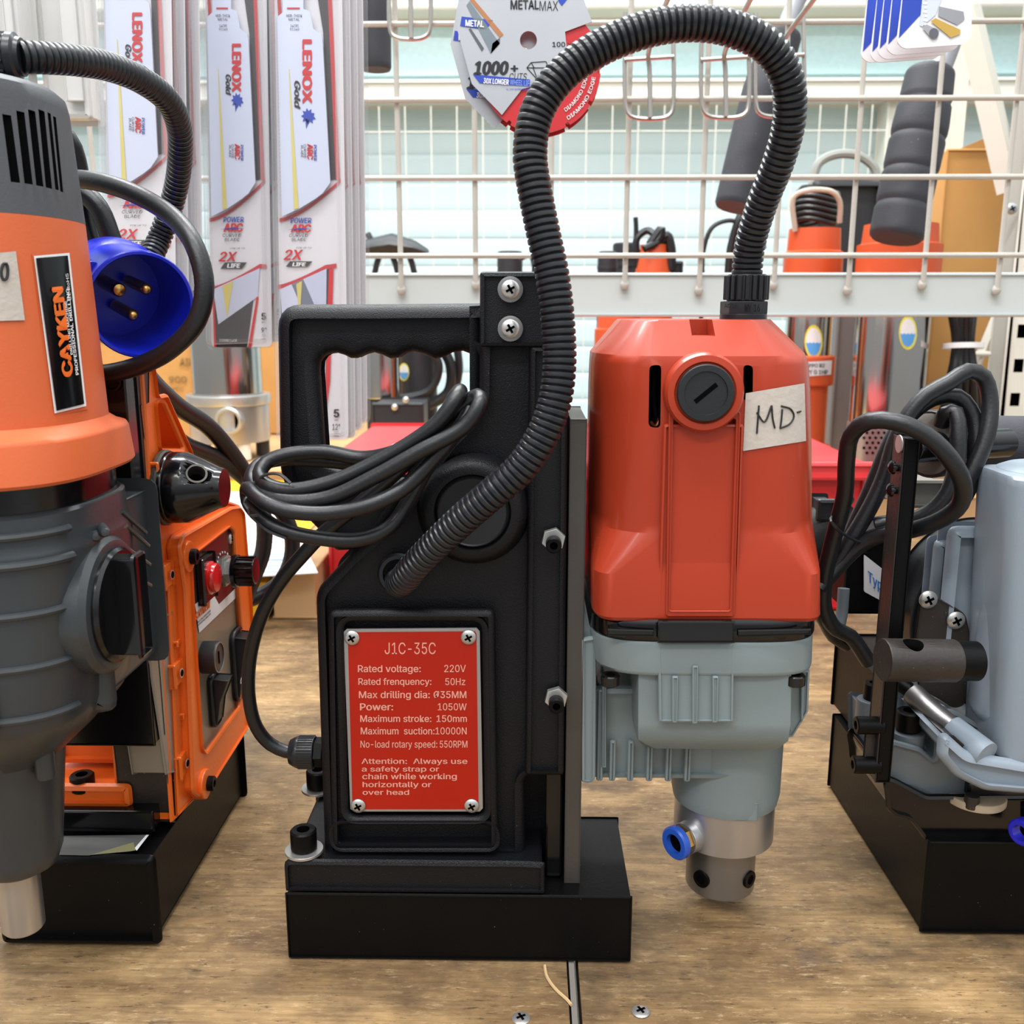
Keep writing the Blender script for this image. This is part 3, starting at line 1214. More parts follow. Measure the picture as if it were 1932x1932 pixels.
mb = MB().box(P(1262, 492, Y) - Vector((0, 0, .05)), P(1290, 492, Y) + Vector((0, .04, 0)), PUMPBLK, .004)
mb.build('float_switch', t)
Y = 1.15
t = thing('standing_cord_coil', (P(1380, 560, Y).x, Y, ZP), 'upright loop of black cord over the beam behind the hose end', 'cord')
mb = MB()
mb.tube([Vector((P(1326, 540, Y).x, Y, ZP))] + pth([(1325, 540, Y), (1328, 470, Y), (1345, 428, Y), (1378, 416, Y), (1400, 424, Y)]), .0035, RUBBER, 8)
for k in range(4):
    mb.tube([Vector((P(1372 + k * 9, 540, Y).x, Y + .012 * (k % 2), ZP))] + pth([(1372 + k * 9, 540, Y), (1380 + k * 8, 460, Y), (1398 + k * 6, 404, Y), (1404 + k * 7, 398, Y + .01), (1412 + k * 9, 470, Y + .02)]), .006, RUBBER, 8)
mb.build('cord', t, wn=False)
# black case with a grey handle
Y = 1.5
t = thing('black_case', (P(1590, 500, Y).x, Y, ZP), 'black tool case with arched pale handle behind the wire grid', 'case')
p, q = P(1535, 335, Y), P(1662, 520, Y)
MB().box((p.x, Y, ZP), (q.x, Y + .12, p.z), PUMPBLK, .015, 3).build('body', t)
mb = MB().tube(pth([(1532, 350, Y + .02), (1545, 308, Y + .02), (1575, 292, Y + .02), (1620, 294, Y + .02), (1650, 318, Y + .02), (1656, 350, Y + .02)]), .0085, mat('case_handle_grey', (150, 152, 146), .5), 8)
lab(mb.build('handle', t), 'pale grey arched handle')
Y = 1.1
t = thing('clamp_pump', (P(1725, 500, Y).x, Y, ZP), 'black pump head with bright hose clamps under the ribbed foam grip', 'pump')
cx = P(1725, 500, Y).x
MB().cyl((cx, Y, ZP), (0, 0, 1), .026, P(1720, 480, Y).z - ZP, PUMPBLK, .004).build('body', t)
for dx in (-14, 10):
    MB().cyl(P(1725 + dx, 490, Y - .028), (0, 0, 1), .007, .014, CHROME, .002).build('clamp', t)
MB().tube(pth([(1700, 500, Y), (1670, 476, Y), (1655, 490, Y), (1650, 520, Y)]), .006, RUBBER, 8).build('cord', t)

# motor unit seen through the handle opening
Y = 1.2
cx = P(720, 700, Y).x
s = ppm(720, 700, Y)
t = thing('steel_cylinder', (cx, Y, ZP), 'plain steel pump cylinder seen through the handle opening', 'pump')
MB().cyl((cx, Y, .17), (0, 0, 1), 34 * s, P(720, 600, Y).z - .17, POLISHED, .002, 36).build('body', t)
MB().cyl((cx, Y, ZP), (0, 0, 1), 30 * s, .17 - ZP, PUMPBLK, .002, 24).build('foot', t)
Y = 1.28
t = thing('black_motor', (P(800, 720, Y).x, Y, ZP), 'black motor with cable loops and oval sticker seen through the handle opening', 'motor')
cx = P(790, 700, Y).x
MB().cyl((cx, Y, ZP), (0, 0, 1), 36 * s, P(790, 650, Y).z - ZP, PUMPBLK, .006, 32).build('body', t)
sticker(mb := MB(), 762, 702, 10, 17, cyl_map(cx, Y, 36 * s))
mb.build('sticker', t, wn=False)
mb = MB()
mb.tube(pth([(800, 640, Y - .06), (828, 690, Y - .06), (812, 735, Y - .06), (770, 750, Y - .06), (740, 752, Y - .06)]), .007, RUBBER, 8)
mb.tube(pth([(860, 640, Y - .03), (866, 700, Y - .03), (850, 760, Y - .03), (830, 800, Y - .03)]), .007, RUBBER, 8)
mb.tube(pth([(830, 650, Y - .04), (850, 690, Y - .04), (845, 740, Y - .04), (800, 770, Y - .04)]), .009, RUBBER, 8)
mb.build('cord', t, wn=False)
Y = 1.05
p, q = P(700, 760, Y), P(800, 808, Y)
t = thing('terminal_box', ((p.x + q.x) / 2, Y, ZP), 'black terminal box with bright bolts seen through the handle opening', 'box')
MB().box((p.x, Y, ZP), (q.x, Y + .1, p.z), PUMPBLK, .003).build('body', t)
for a in ((745, 768), (766, 754)):
    MB().lathe(P(a[0], a[1], Y - .001), (0, -1, 0), [(.005, 0), (.005, .003), (0, .006)], CHROME, 14).build('bolt', t)

# ---------------------------------------------------------------- hooks on the wire grid
def hook(px0, px1, ytop, ybot, bar, arm, label, full=True):
    Y = GY - .012
    t = thing('display_hook', P((px0 + px1) / 2, ybot, Y), label, 'hook', None)
    r_ = .0021
    xm = (px0 + px1) / 2
    MB().tube(pth([(px0, ytop, Y), (px0, ybot - 24, Y), (px0 + 4, ybot - 8, Y), (px0 + 16, ybot, Y), (px1 - 16, ybot, Y), (px1 - 4, ybot - 8, Y), (px1, ybot - 24, Y), (px1, ytop, Y)]), r_, HOOKM, 8).build('loop', t, wn=False)
    if bar:
        MB().tube(pth([(px0 - 2, bar + 3, Y - .003), (px1 + 1, bar - 3, Y - .003)]), r_, HOOKM, 8).build('crossbar', t, wn=False)
    pts = [P(xm + 2, ybot, Y - .004), P(xm, (bar or ytop) + 14, Y - .004), P(xm - 2, (bar or ytop), Y - .006)]
    if arm:
        a0 = pts[-1]
        pts += [a0 + Vector((0, -.012, .008)), a0 + Vector((arm[0], arm[1], arm[2]))]
    MB().tube(pts, r_ * 1.1, HOOKM, 8).build('arm', t, wn=False)
    return t


hook(735, 812, -60, 72, None, None, 'wire display hook at top centre, left of the cutting discs')
hook(1180, 1270, 24, 222, 110, (.02, -.30, .06), 'wire display hook under the top of the hose, left of two alike')
hook(1324, 1412, 24, 220, 110, (.02, -.30, .07), 'wire display hook under the top of the hose, middle one')
hook(1426, 1516, 24, 218, 106, (.03, -.30, .06), 'wire display hook partly hidden behind the bend of the hose')
t = hook(940, 1030, -60, 120, 0, (.0, -.36, .02), 'wire display hook carrying the silver cutting disc packs')


# ---------------------------------------------------------------- foam grip handles hanging behind the grid
def grip(pts, rad, ribs, tube_pts, label):
    t = thing('foam_grip_handle', P(*pts[-1]), label, 'grip handle')
    path = [P(*p) for p in pts]
    L = sum((b - a).length for a, b in zip(path, path[1:]))

    def rr(s_):
        u = s_ / L
        k = rad * (.9 + .16 * min(1, u * 3) - .03 * u)
        if u > .985 or u < .012:
            k *= .93
        if ribs:
            f = (u * ribs) % 1
            k *= 1 - .07 * max(0, 1 - min(f, 1 - f) / .12)
        return k
    MB().tube(path, rr, FOAM, 28, .003).build('grip', t)
    if tube_pts:
        MB().tube(pth(tube_pts), rad * .42, GREYTUBE, 14).build('tube', t)
    return t


grip([(704, -60, .66), (706, 30, .66), (708, 132, .66)], .0165, 0, None, 'smooth black rubber grip at the top beside the blade packs')
grip([(1478, 62, .70), (1440, 180, .69), (1412, 290, .68), (1388, 392, .67)], .0225, 0, [(1560, -70, .72), (1510, -10, .72), (1478, 66, .70), (1460, 130, .695)], 'smooth black foam grip partly behind the hose')
grip([(1756, 132, .72), (1738, 230, .71), (1714, 340, .70), (1690, 452, .69)], .0285, 5, [(1812, -40, .735), (1798, 60, .73), (1770, 140, .72), (1750, 190, .715)], 'large ribbed black foam grip at right under the blue cards')


# ---------------------------------------------------------------- silver cutting disc packs
def disc_pack(Y, dx, dy, label, ddx, ddy):
    t = thing('cutting_disc_pack', P(992 + dx, 250 + dy, Y), label, 'disc pack', 'cutting discs on the hook')
    ctr = P(1020 + ddx, 130 + ddy, Y)
    s = ppm(992, 108, Y)
    mb = MB()
    ring = []
    for k in range(12):
        for f, rr in ((0, 114), (.22, 114), (.43, 114), (.65, 114), (.86, 114), (.88, 108), (.98, 108)):
            a = 2 * pi * (k + f) / 12
            ring.append((ctr.x + rr * s * cos(a), ctr.z + rr * s * sin(a)))
    hole = circle2(P(997 + dx, 76 + dy, Y).x, P(997 + dx, 76 + dy, Y).z, 16 * s, 20)
    mb.prism(ring, Y + .001, Y + .0026, front, DISCRED, 0, [hole])
    f = lambda x, y: P(x + dx, y + dy, Y - .0003)
    # diamond edge lettering following the rim
    for rr, a0 in ((105, -60), (90, -58)):
        vs, fs = glyphs('DIAMOND EDGE', .02)
        xm = max(v.x for v in vs)
        out = []
        for v in vs:
            a = radians(a0 + 52 * v.x / xm)
            q = rr * s - v.y * 13 * s
            out.append((ctr.x + q * cos(a), Y + .0006 - v.z * 3e-5, ctr.z + q * sin(a)))
        mb.add(out, fs, WHITEP)
    mb.build('disc', t)
    mb = MB()
    card = [(884, -60), (863, 57), (890, 158), (947, 217), (985, 168), (1018, 160), (1072, 118), (1066, 60), (1117, 41), (1098, -10), (1085, -60)]
    cp = [(P(x + dx, y + dy, Y).x, P(x + dx, y + dy, Y).z) for x, y in card]
    mb.prism(cp, Y - .0002, Y + .0009, front, SILVERC, 0, [hole])
    g = lambda x, y, e=0: P(x + dx, y + dy, Y - .0006 - e)
    mb.poly([g(871, 31), g(930, 38), g(917, 56), g(868, 49)], BLUEPR)
    mb.text_px('METAL', (878, 37, 913, 49), lambda x, y: g(x, y + (x - 878) * .06, .0004), WHITEP, .04)
    # drawn metal profiles
    mb.poly([g(880, 10), g(886, 2), g(943, 82), g(926, 101)], mat('print_slate', (120, 132, 140), .4))
    mb.poly([g(886, 0), g(892, -4), g(950, 65), g(943, 71)], mat('print_copper', (176, 120, 78), .4))
    mb.poly([g(926, 101), g(943, 82), g(943, 71), g(929, 82)], mat('print_slate_dark', (78, 86, 94), .4))
    mb.poly([g(884, 55), g(888, 53), g(913, 91), g(909, 97)], mat('print_steel_dark', (88, 92, 96), .4))
    mb.text_px('METAL', (963, 0, 1017, 17), g, BLACKP, .03, 0)
    mb.text_px('MAX', (1018, 2, 1053, 20), g, BLACKP, 0, 0)
    mb.poly([g(1049, -12), g(1062, -14), g(1072, -4), g(1066, 4), g(1060, 11), g(1054, 3)], BLUEPR)
    mb.text_px('100 x 16', (1042, 79, 1098, 88), g, BLACKP, .02)
    mb.text_px('1000', (893, 115, 960, 140), g, BLACKP, .06, .2)
    mb.text_px('+', (963, 118, 978, 136), g, BLACKP, .03)
    mb.text_px('CUTS', (961, 138, 994, 151), g, BLACKP, 0, .2)
    mb.poly([g(892, 140), g(1000, 150), g(1000, 163), g(905, 157)], BLUEPR)
    mb.text_px('30X LONGER', (912, 147, 960, 157), lambda x, y: g(x, y + (x - 912) * .06, .0004), WHITEP, .04, .15)
    mb.text_px('WHEEL LIFE', (963, 150, 1003, 160), lambda x, y: g(x, y + (x - 963) * .06, .0004), mat('pale_print', (150, 176, 226), .5), 0, .15)
    mb.text_px('vs. 1mm bonded abrasive', (955, 166, 1000, 170), g, BLUEPR, 0)
    for a, b in (((994, 128), (1002, 118)), ((1002, 118), (1030, 116)), ((1030, 116), (1036, 128)), ((994, 128), (1014, 150)), ((1036, 128), (1014, 150)), ((994, 128), (1036, 128)), ((1006, 128), (1014, 150)), ((1002, 118), (1008, 128))):
        d = (Vector(b) - Vector(a)).normalized()
        nx, ny = -d.y * .9, d.x * .9
        mb.poly([g(a[0] + nx, a[1] + ny), g(b[0] + nx, b[1] + ny), g(b[0] - nx, b[1] - ny), g(a[0] - nx, a[1] - ny)], BLACKP)
    lab(mb.build('printed_card', t, wn=False), 'silver card printed with black and blue lettering')
    return t


disc_pack(.250, 0, 0, 'silver and red cutting disc pack, front one of the pair', 0, 0)
disc_pack(.262, -13, 27, 'silver and red cutting disc pack hanging behind the front one', -2, 9)

# ---------------------------------------------------------------- blue and white cards hanging top right
def blue_card(k, n, label):
    Y = .26 + .016 * (n - 1 - k)
    ox, oy = [(-68, 26), (-50, 26), (-36, 20), (-20, 12), (0, 0)][4 - (n - 1 - k)] if n == 5 else (0, 0)
    t = thing('blade_card', P(1740 + ox, 85 + oy, Y), label, 'card pack', 'blue cards on the top right hook')
    f = lambda x, y, e=0: P(x + ox, y + oy, Y - e)
    out = [(1712, -80), (1838, -80), (1832, 70), (1818, 84), (1705, 92), (1692, 80)]
    cp = round_poly([(f(x, y).x, f(x, y).z) for x, y in out], .004, 4)
    mb = MB().prism(cp, Y, Y + .0012, front, CARDW)
    mb.poly([f(1710, -80, .0003), f(1752, -80, .0003), f(1744, 20, .0003), f(1696, 72, .0003)], BLUEPR)
    mb.build('card', t, wn=False)
    if k == n - 1:
        mb = MB()
        mb.poly([f(1748, -80, .0005), f(1790, -80, .0005), f(1776, 0, .0005), f(1765, 28, .0005), f(1740, 50, .0005), f(1735, 48, .0005)], BLADEM)
        for i in range(14):
            y = -60 + i * 8
            mb.poly([f(1742 + (i % 2) * 3, y, .0007), f(1750, y, .0007), f(1749, y + 5, .0007), f(1741 + (i % 2) * 3, y + 4, .0007)], WHITEP)
        mb.build('round_blade', t, wn=False)
        mb = MB()
        mb.poly([f(1772, 12, .0006), f(1818, 22, .0006), f(1820, 36, .0006), f(1806, 47, .0006), f(1770, 30, .0006)], mat('print_grey_beam', (150, 152, 158), .4))
        mb.poly([f(1756, 40, .0008), f(1765, 34, .0008), f(1812, 56, .0008), f(1812, 64, .0008), f(1794, 71, .0008)], mat('print_brass_bar', (196, 160, 76), .4))
        mb.poly([f(1740, 52, .0009), f(1748, 46, .0009), f(1773, 57, .0009), f(1768, 72, .0009), f(1758, 73, .0009)], mat('print_grey_tube', (164, 164, 170), .4))
        mb.poly([f(1762 + 9 * cos(a * pi / 8), 63 + 10 * sin(a * pi / 8), .0011) for a in range(16)], mat('print_tube_mouth', (96, 96, 104), .5))
        mb.build('printed_profiles', t, wn=False)


for k, nm in enumerate(('blue and white card pack, rearmost of the top right hook', 'blue and white card pack, fourth from the front on the top right hook', 'blue and white card pack in the middle of the top right hook', 'blue and white card pack just behind the front one at top right', 'front blue and white card pack showing metal profiles')):
    blue_card(k, 5, nm)


# ---------------------------------------------------------------- clear blister packs of saw blades
def wolf(mb, cx, cy, s, fn):
    pts = []
    random.seed(3)
    for i in range(18):
        a = 2 * pi * i / 18
        rr = s * (1.0 if i % 2 else .62)
        pts.append(fn(cx + rr * .8 * cos(a) + (s * .15 if i < 6 else 0), cy + rr * 1.05 * sin(a)))
    mb.poly(pts, BLUEPR)
    mb.poly([fn(cx - s * .3, cy + s * .3), fn(cx + s * .2, cy + s * .4), fn(cx - s * .2, cy + s * 1.6)], BLUEPR)


def blade_pack(Y, T, kind, label, group='saw blade packs'):
    """T maps the pack's drawing (pixel frame of the middle pack) to the photo frame"""
    def f(x, y, e=0.0):
        a, b = T(x, y)
        return P(a, b, Y - e)
    t = thing('saw_blade_pack', f(445, 660), label, 'blade pack', group)
    L = 660 if kind == 9 else 835
    # clear shell: thin flange and a raised dome
    fl = [f(x, y) for x, y in ((372, -150), (508, -150), (518, L - 4), (388, L))]
    s = ppm(445, 300, Y)
    mb = MB()
    mb.prism(round_poly([(p.x, p.z) for p in fl], .006, 4), Y + .0025, Y + .0035, front, HAZYBL)
    do = [f(x, y) for x, y in ((380, -150), (499, -150), (512, L - 14), (396, L - 10))]
    mb.prism(round_poly([(p.x, p.z) for p in do], .004, 4), Y - .011, Y + .0025, front, BLISTER, .003)
    lab(mb.build('clear_shell', t), 'clear plastic blister shell')
    # printed card
    mb = MB()
    cd_ = [f(x, y) for x, y in ((384, -150), (500, -150), (513, L - 6), (399, L - 4))]
    mb.prism(round_poly([(p.x, p.z) for p in cd_], .004, 3), Y + .0006, Y + .0018, front, CARDW)
    e0 = .0

    def q(pts, m, e=0.0):
        mb.poly([f(x, y, e) for x, y in pts], m)
    q([(440, -150), (472, -150), (493, 338), (483, 340), (470, 60)], CARDBLK)
    q([(472, -150), (479, -150), (499, 338), (492, 340)], REDPR, .0003)
    cur = [(395 + (500 - 395) * i / 10, 412 - 75 * (i / 10) ** 1.5) for i in range(11)]
    q(cur + [(x, y + 7) for x, y in reversed(cur)], REDPR, .0003)
    q([(384, -150), (402, -150), (397, 0), (399, 26), (393, 30)], REDPR, .0003)
    ft = lambda x, y: f(x, y, .0005)
    if kind == 9:
        mb.text_px('POWER', (421, 409, 460, 419), ft, BLUEPR, .02, .15)
        mb.text_px('ARC', (421, 421, 459, 437), ft, REDPR, .05, .15)
        q([(415, 433), (440, 429), (462, 431), (440, 432)], BLUEPR, .0008)
        mb.text_px('CURVED', (420, 441, 455, 447), ft, BLACKP, 0, .15)
        mb.text_px('BLADE', (424, 449, 452, 455), ft, BLACKP, 0, .1)
        mb.text_px('FOR UP TO', (434, 467, 462, 470), ft, BLACKP, 0, .2)
        mb.text_px('2X', (412, 475, 448, 493), ft, REDPR, .03, .25)
        q([(424, 495), (466, 495), (456, 507), (416, 507)], CARDBLK, .0004)
        mb.text_px('LIFE', (428, 497, 454, 505), lambda x, y: f(x, y, .0008), WHITEP, .05, .2)
        cur = [(400 + (490 - 400) * i / 8, 541 - 43 * (i / 8) ** 1.3) for i in range(9)] + [(503, 499)]
        q(cur + [(x, y + 8) for x, y in reversed(cur)], REDPR, .0003)
        q([(401, 548), (488, 508), (478, 565), (466, 655), (406, 655)], CARDBLK, .0002)
        q([(420, 540), (440, 530), (428, 600)], GOLDP, .0008)
        q([(402, 546), (490, 506), (486, 560), (412, 612)], BLADEM, .0005)
        q([(484, 560), (488, 560), (474, 655), (468, 655)], REDPR, .0006)
        q([(401, 560), (404, 560), (408, 655), (404, 655)], REDPR, .0006)
        mb.text_px('21088B114GR', (414, 640, 447, 645), lambda x, y: f(x, y, .0008), WHITEP, 0)
        mb.text_px('5', (493, 590, 502, 603), ft, BLACKP, .05)
        mb.text_px('PC', (494, 607, 501, 610), ft, BLACKP)
        mb.text_px('9"', (493, 618, 503, 627), ft, BLACKP, .02)
        mb.text_px('225', (494, 631, 501, 635), ft, BLACKP)
        mb.text_px('mm', (493, 638, 501, 641), ft, BLACKP)
        yb = 0
    else:
        # larger pack: same layout, taller
        mb.text_px('POWER', (414, 411, 450, 421), ft, BLUEPR, .02, .15)
        mb.text_px('ARC', (414, 423, 450, 438), ft, REDPR, .05, .15)
        q([(408, 434), (430, 430), (452, 432), (430, 433)], BLUEPR, .0008)
        mb.text_px('CURVED', (412, 441, 444, 447), ft, BLACKP, 0, .15)
        mb.text_px('BLADE', (416, 449, 441, 455), ft, BLACKP, 0, .1)
        mb.text_px('FOR UP TO', (424, 466, 450, 469), ft, BLACKP, 0, .2)
        mb.text_px('2X', (402, 471, 436, 490), ft, REDPR, .03, .25)
        q([(413, 493), (452, 493), (443, 503), (406, 503)], CARDBLK, .0004)
        mb.text_px('LIFE', (417, 495, 441, 502), lambda x, y: f(x, y, .0008), WHITEP, .05, .2)
        cur = [(392 + (474 - 392) * i / 8, 538 - 38 * (i / 8) ** 1.3) for i in range(9)] + [(493, 497)]
        q(cur + [(x, y + 8) for x, y in reversed(cur)], REDPR, .0003)
        q([(396, 546), (474, 508), (486, 506), (476, 740), (462, 822), (404, 822)], CARDBLK, .0002)
        q([(480, 508), (488, 506), (482, 720), (470, 822), (462, 822), (474, 720)], REDPR, .0006)
        q([(396, 546), (476, 507), (474, 740), (412, 762)], BLADEM, .0005)
        q([(424, 536), (434, 530), (430, 600)], GOLDP, .0008)
        for (tx, bx) in (('5', (488, 772, 498, 787)), ('PC', (490, 791, 496, 794)), ('12"', (486, 800, 499, 811)), ('305', (489, 814, 497, 818)), ('mm', (488, 821, 497, 824))):
            mb.text_px(tx, bx, ft, BLACKP, .04 if tx == '5' else .01)
    lab(mb.build('printed_card', t, wn=False), 'white card with red lines and lettering')
    # the blade itself
    mb = MB()
    bl = [(402, -150), (437, -150), (437, 18), (448, 22), (454, 55), (468, 66), (470, 80), (483, 345), (470, 365), (458, 375), (445, 384), (430, 394), (400, 409), (392, 34), (402, 24)]
    bp = [(f(x, y, .003).x, f(x, y, .003).z) for x, y in bl]
    mb.prism(bp, Y - .0045, Y - .0035, front, BLADEM)
    g = lambda x, y: f(x, y, .0049)
    h = lambda x, y: f(x, y, .0052)
    mb.poly([g(411, 130), g(412, 130), g(428, 392), g(420, 396)], GOLDP)
    mb.text_px('MED-THICK', (407, 27, 434, 32), g, BLACKP)
    mb.text_px('METAL', (411, 34, 430, 39), g, BLACKP)
    mb.text_px('14TPI', (414, 46, 428, 51), g, BLACKP)
    mb.text_px('9114G', (413, 53, 429, 57), g, BLACKP)
    mb.poly([g(408, 14), g(430, 14), g(430, 17), g(408, 17)], REDPR)
    if kind == 9:
        mb.text_px('LENOX', (438, 82, 455, 174), g, REDPR, .05, 0, 1)
        mb.text_px('Gold', (426, 140, 436, 180), g, BLACKP, .04, .25, 1)
        wolf(mb, 447, 189, 14, g)
    else:
        mb.text_px('LENOX', (435, 74, 451, 196), g, REDPR, .05, 0, 1)
        mb.text_px('Gold', (421, 152, 431, 206), g, BLACKP, .04, .25, 1)
        wolf(mb, 444, 219, 15, g)
    mb.text_px('POWER', (454, 273, 459, 303), g, BLUEPR, .02, .1, 1)
    mb.text_px('ARC', (443, 271, 453, 301), g, REDPR, .05, .1, 1)
    mb.text_px('CURVED', (437, 272, 441, 298), g, BLACKP, 0, .1, 1)
    mb.text_px('BLADE', (432, 274, 436, 297), g, BLACKP, 0, .1, 1)
    # tooth edge
    tz = []
    for i in range(100):
        y = 34 + i * 3.6
        x = 392 + (400 - 392) * i / 100
        tz += [(f(x - (1.6 if i % 2 else 0), y, .003).x, f(x, y, .003).z)]
    a0, a1 = f(396, 34, .003), f(404, 394, .003)
    mb.prism(tz + [(a1.x, a1.z), (a0.x, a0.z)], Y - .0044, Y - .0036, front, mat('tooth_grey', (176, 182, 198), .35, .3))
    lab(mb.build('saw_blade', t, wn=False), 'pale lavender reciprocating saw blade')
    return t


p2 = blade_pack(.300, lambda x, y: (x, y), 9, 'nine inch saw blade pack in the middle of the row, front one')
p1 = blade_pack(.235, lambda x, y: (x * 1.10 - 232, y * 1.04 - 62), 9, 'saw blade pack nearest the orange drill, behind the blue plug')
p3 = blade_pack(.290, lambda x, y: ((x - 385) * 1.10 + 516, y * 1.0), 12, 'tall saw blade pack at the right end of the row, front one')
dup(p1, (.001, .022, .004), 'saw blade pack directly behind the one nearest the orange drill')
dup(p1, (.003, .044, .002), 'third saw blade pack back, left stack above the blue plug')
dup(p2, (.004, .030, .003), 'saw blade pack directly behind the front middle one')
dup(p3, (.002, .018, -.001), 'tall saw blade pack second from the front in the right stack')
dup(p3, (.004, .036, .003), 'tall saw blade pack third from the front in the right stack')
dup(p3, (.005, .056, .006), 'tall saw blade pack fourth in the right stack, next to the wire grid')

# white plastic cases hanging top left
for (x0, x1, yb, Y, nm) in ((-40, 44, 120, .30, 'white translucent plastic case at the top left corner'), (48, 172, 226, .33, 'pale clear plastic case above the left drill cord')):
    p, q = P(x0, -150, Y), P(x1, yb, Y)
    t = thing('plastic_case', ((p.x + q.x) / 2, Y, q.z), nm, 'plastic case', None)
    mcase = mat('frosted_case', (226, 226, 224), .3, 0, (80, .1, .002), (12, .05), None, 0, .5, .25)
    mb = MB().box((p.x, Y, q.z), (q.x, Y + .03, p.z), mcase, .004)
    mb.box((p.x + (q.x - p.x) * .55, Y - .004, q.z + .012), (q.x - .003, Y + .001, p.z), mcase, .001)
    mb.build('case', t)
    if x0 > 0:
        mb = MB()
        for k in range(22):
            y = -120 + 12 * k
            mb.cyl(P(x0 + 2, y, Y - .001), (0, 0, 1), .0022, .002, CHROME, 0, 10)
        mb.box(P(x0 + 2, -120, Y + .002) - Vector((.002, 0, 0)), P(x0 + 2, 160, Y) + Vector((.002, 0, 0)), CHROME)
        mb.build('tooth_strip', t, wn=False)

# ================================================================ central magnetic drill
YB = .012                                     # front of the casting
t = thing('magnetic_drill', (-.033, .04, 0), 'black magnetic drill with orange-red motor and red nameplate, centre of the bench', 'magnetic drill')
xl, xr = PZ(543, 1810, 0).x, PZ(1190, 1815, 0).x
ZB = P(1188, 1692, 0).z
MB().box((xl, 0, 0), (xr, .0754, ZB), SATIN, .0009).build('magnet_base', t)

# foot of the casting
zf = P(537, 1625, 0).z
ft = [(xl, ZB + .0001), (P(1028, 1690, 0).x, ZB + .0001), (P(1028, 1640, 0).x, P(1028, 1632, 0).z), (P(985, 1610, 0).x, zf), (xl, zf)]
body = [(610, 1622), (604, 1450), (593, 1130), (599, 1112), (609, 1100), (660, 1047), (752, 968), (800, 890), (842, 832), (884, 790), (903, 752), (905, 560), (905, 513), (1036, 513), (1075, 552), (1066, 1467), (1000, 1467), (990, 1478), (990, 1622)]
mb = MB()
mb.prism(round_poly(ft, [.001, .001, .001, .004, .004], 3), .0004, .074, front, CAST, .002)
mb.prism(round_poly(fp(body, YB), .0030, 3), YB, .070, front, CAST, .0048, (), 4)
# ledge pieces on the column
mb.prism(round_poly(fp([(905, 512), (1036, 512), (1052, 545), (1052, 640), (1034, 655), (905, 655)], YB - .004), .0015, 2), YB - .004, YB + .02, front, CAST, .002)
# raised web between body and column
mb.prism(round_poly(fp([(998, 650), (1073, 650), (1064, 1466), (990, 1466)], YB - .003), .002, 3), YB - .003, YB + .02, front, CAST, .0028, (), 3)
mb.box((P(986, 1500, .03).x, .036, ZB), (P(1062, 1500, .03).x, .07, P(1000, 1440, .03).z), CAST)
# raised frame round the nameplate
out = fp([(616, 1152), (934, 1152), (940, 1608), (624, 1608)], YB - .0045)
inn = fp([(646, 1176), (908, 1176), (914, 1545), (656, 1545)], YB - .0045)
low = fp([(632, 1562), (928, 1562), (932, 1598), (634, 1598)], YB - .0045)
mb.prism(round_poly(out, .004, 3), YB - .0038, YB + .01, front, CAST, .0032, [round_poly(inn, .005, 5), round_poly(low, .004, 5)], 4)
# boss of the feed shaft
bc = P(893, 962, YB)
mb.lathe(bc + Vector((0, .012, 0)), (0, -1, 0), [(.026, 0), (.026, .010), (.0235, .0165), (.0205, .0185), (.0175, .0185), (.0168, .0150), (0, .0150)], CAST, 48)
mb.build('housing', t)
MB().lathe(bc + Vector((0, -.0025, 0)), (0, -1, 0), [(.0166, 0), (.0166, .0022), (.0158, .003), (.0152, .0022), (0, .0022)], HARDBLK, 48).build('shaft_cap', t)
# inner rail seen in the opening under the column
MB().box((P(1030, 1500, .016).x, .016, ZB), (P(1061, 1500, .016).x, .066, P(1030, 1440, .02).z), GLOSSBLK, .001).build('rail', t)

# carrying handle
ho = [(630, 1044), (606, 1012), (556, 962), (524, 900), (518, 574), (700, 574), (912, 572), (912, 688), (912, 770), (860, 812), (800, 890), (752, 968), (700, 1040)]
hr = [.002, .004, .006, .006, .011, 0, .001, .001, .001, .002, .002, .002, .002]
holepx = [(600, 700), (601, 684), (608, 674), (617, 669), (633, 667), (646, 671), (658, 677), (671, 677), (686, 670), (703, 666), (719, 671), (734, 678), (749, 676), (762, 668), (779, 664), (799, 670), (819, 679), (837, 674), (852, 666), (872, 663), (890, 670), (902, 682), (906, 698), (906, 744), (884, 788), (830, 840), (760, 905), (680, 905), (612, 880)]
mb = MB()
mb.prism(round_poly(fp(ho, .018), hr, 5), .018, .039, front, CAST, .0062, [fp(holepx, .018)], 4)
mb.build('carry_handle', t)

# screws
for px, py in ((963, 546), (963, 620)):
    c = P(px, py, YB - .0042)
    k = lab(MB().lathe(c, (0, -1, 0), [(.0055, 0), (.0055, .0012), (.0035, .0016)], STEELB, 28).build('washer', t), 'steel washer')
    cross_screw(MB(), c + Vector((0, -.0013, 0)), (0, -1, 0), .0040, CHROME, SLOT).build('screw', k)
for px, py in ((1043, 1020), (1048, 1318)):
    c = P(px + 1, py - 4, YB - .0030)
    lab(MB().cyl(c, (0, -1, 0), .0056, .0035, CHROME, .0006, 6, .3).build('lock_nut', t), 'zinc lock nut')
    hex_bolt(MB(), c + Vector((0, -.0034, -.0012)), (0, -1, 0), .0036, .006, SATIN, SLOT).build('adjusting_screw', t)

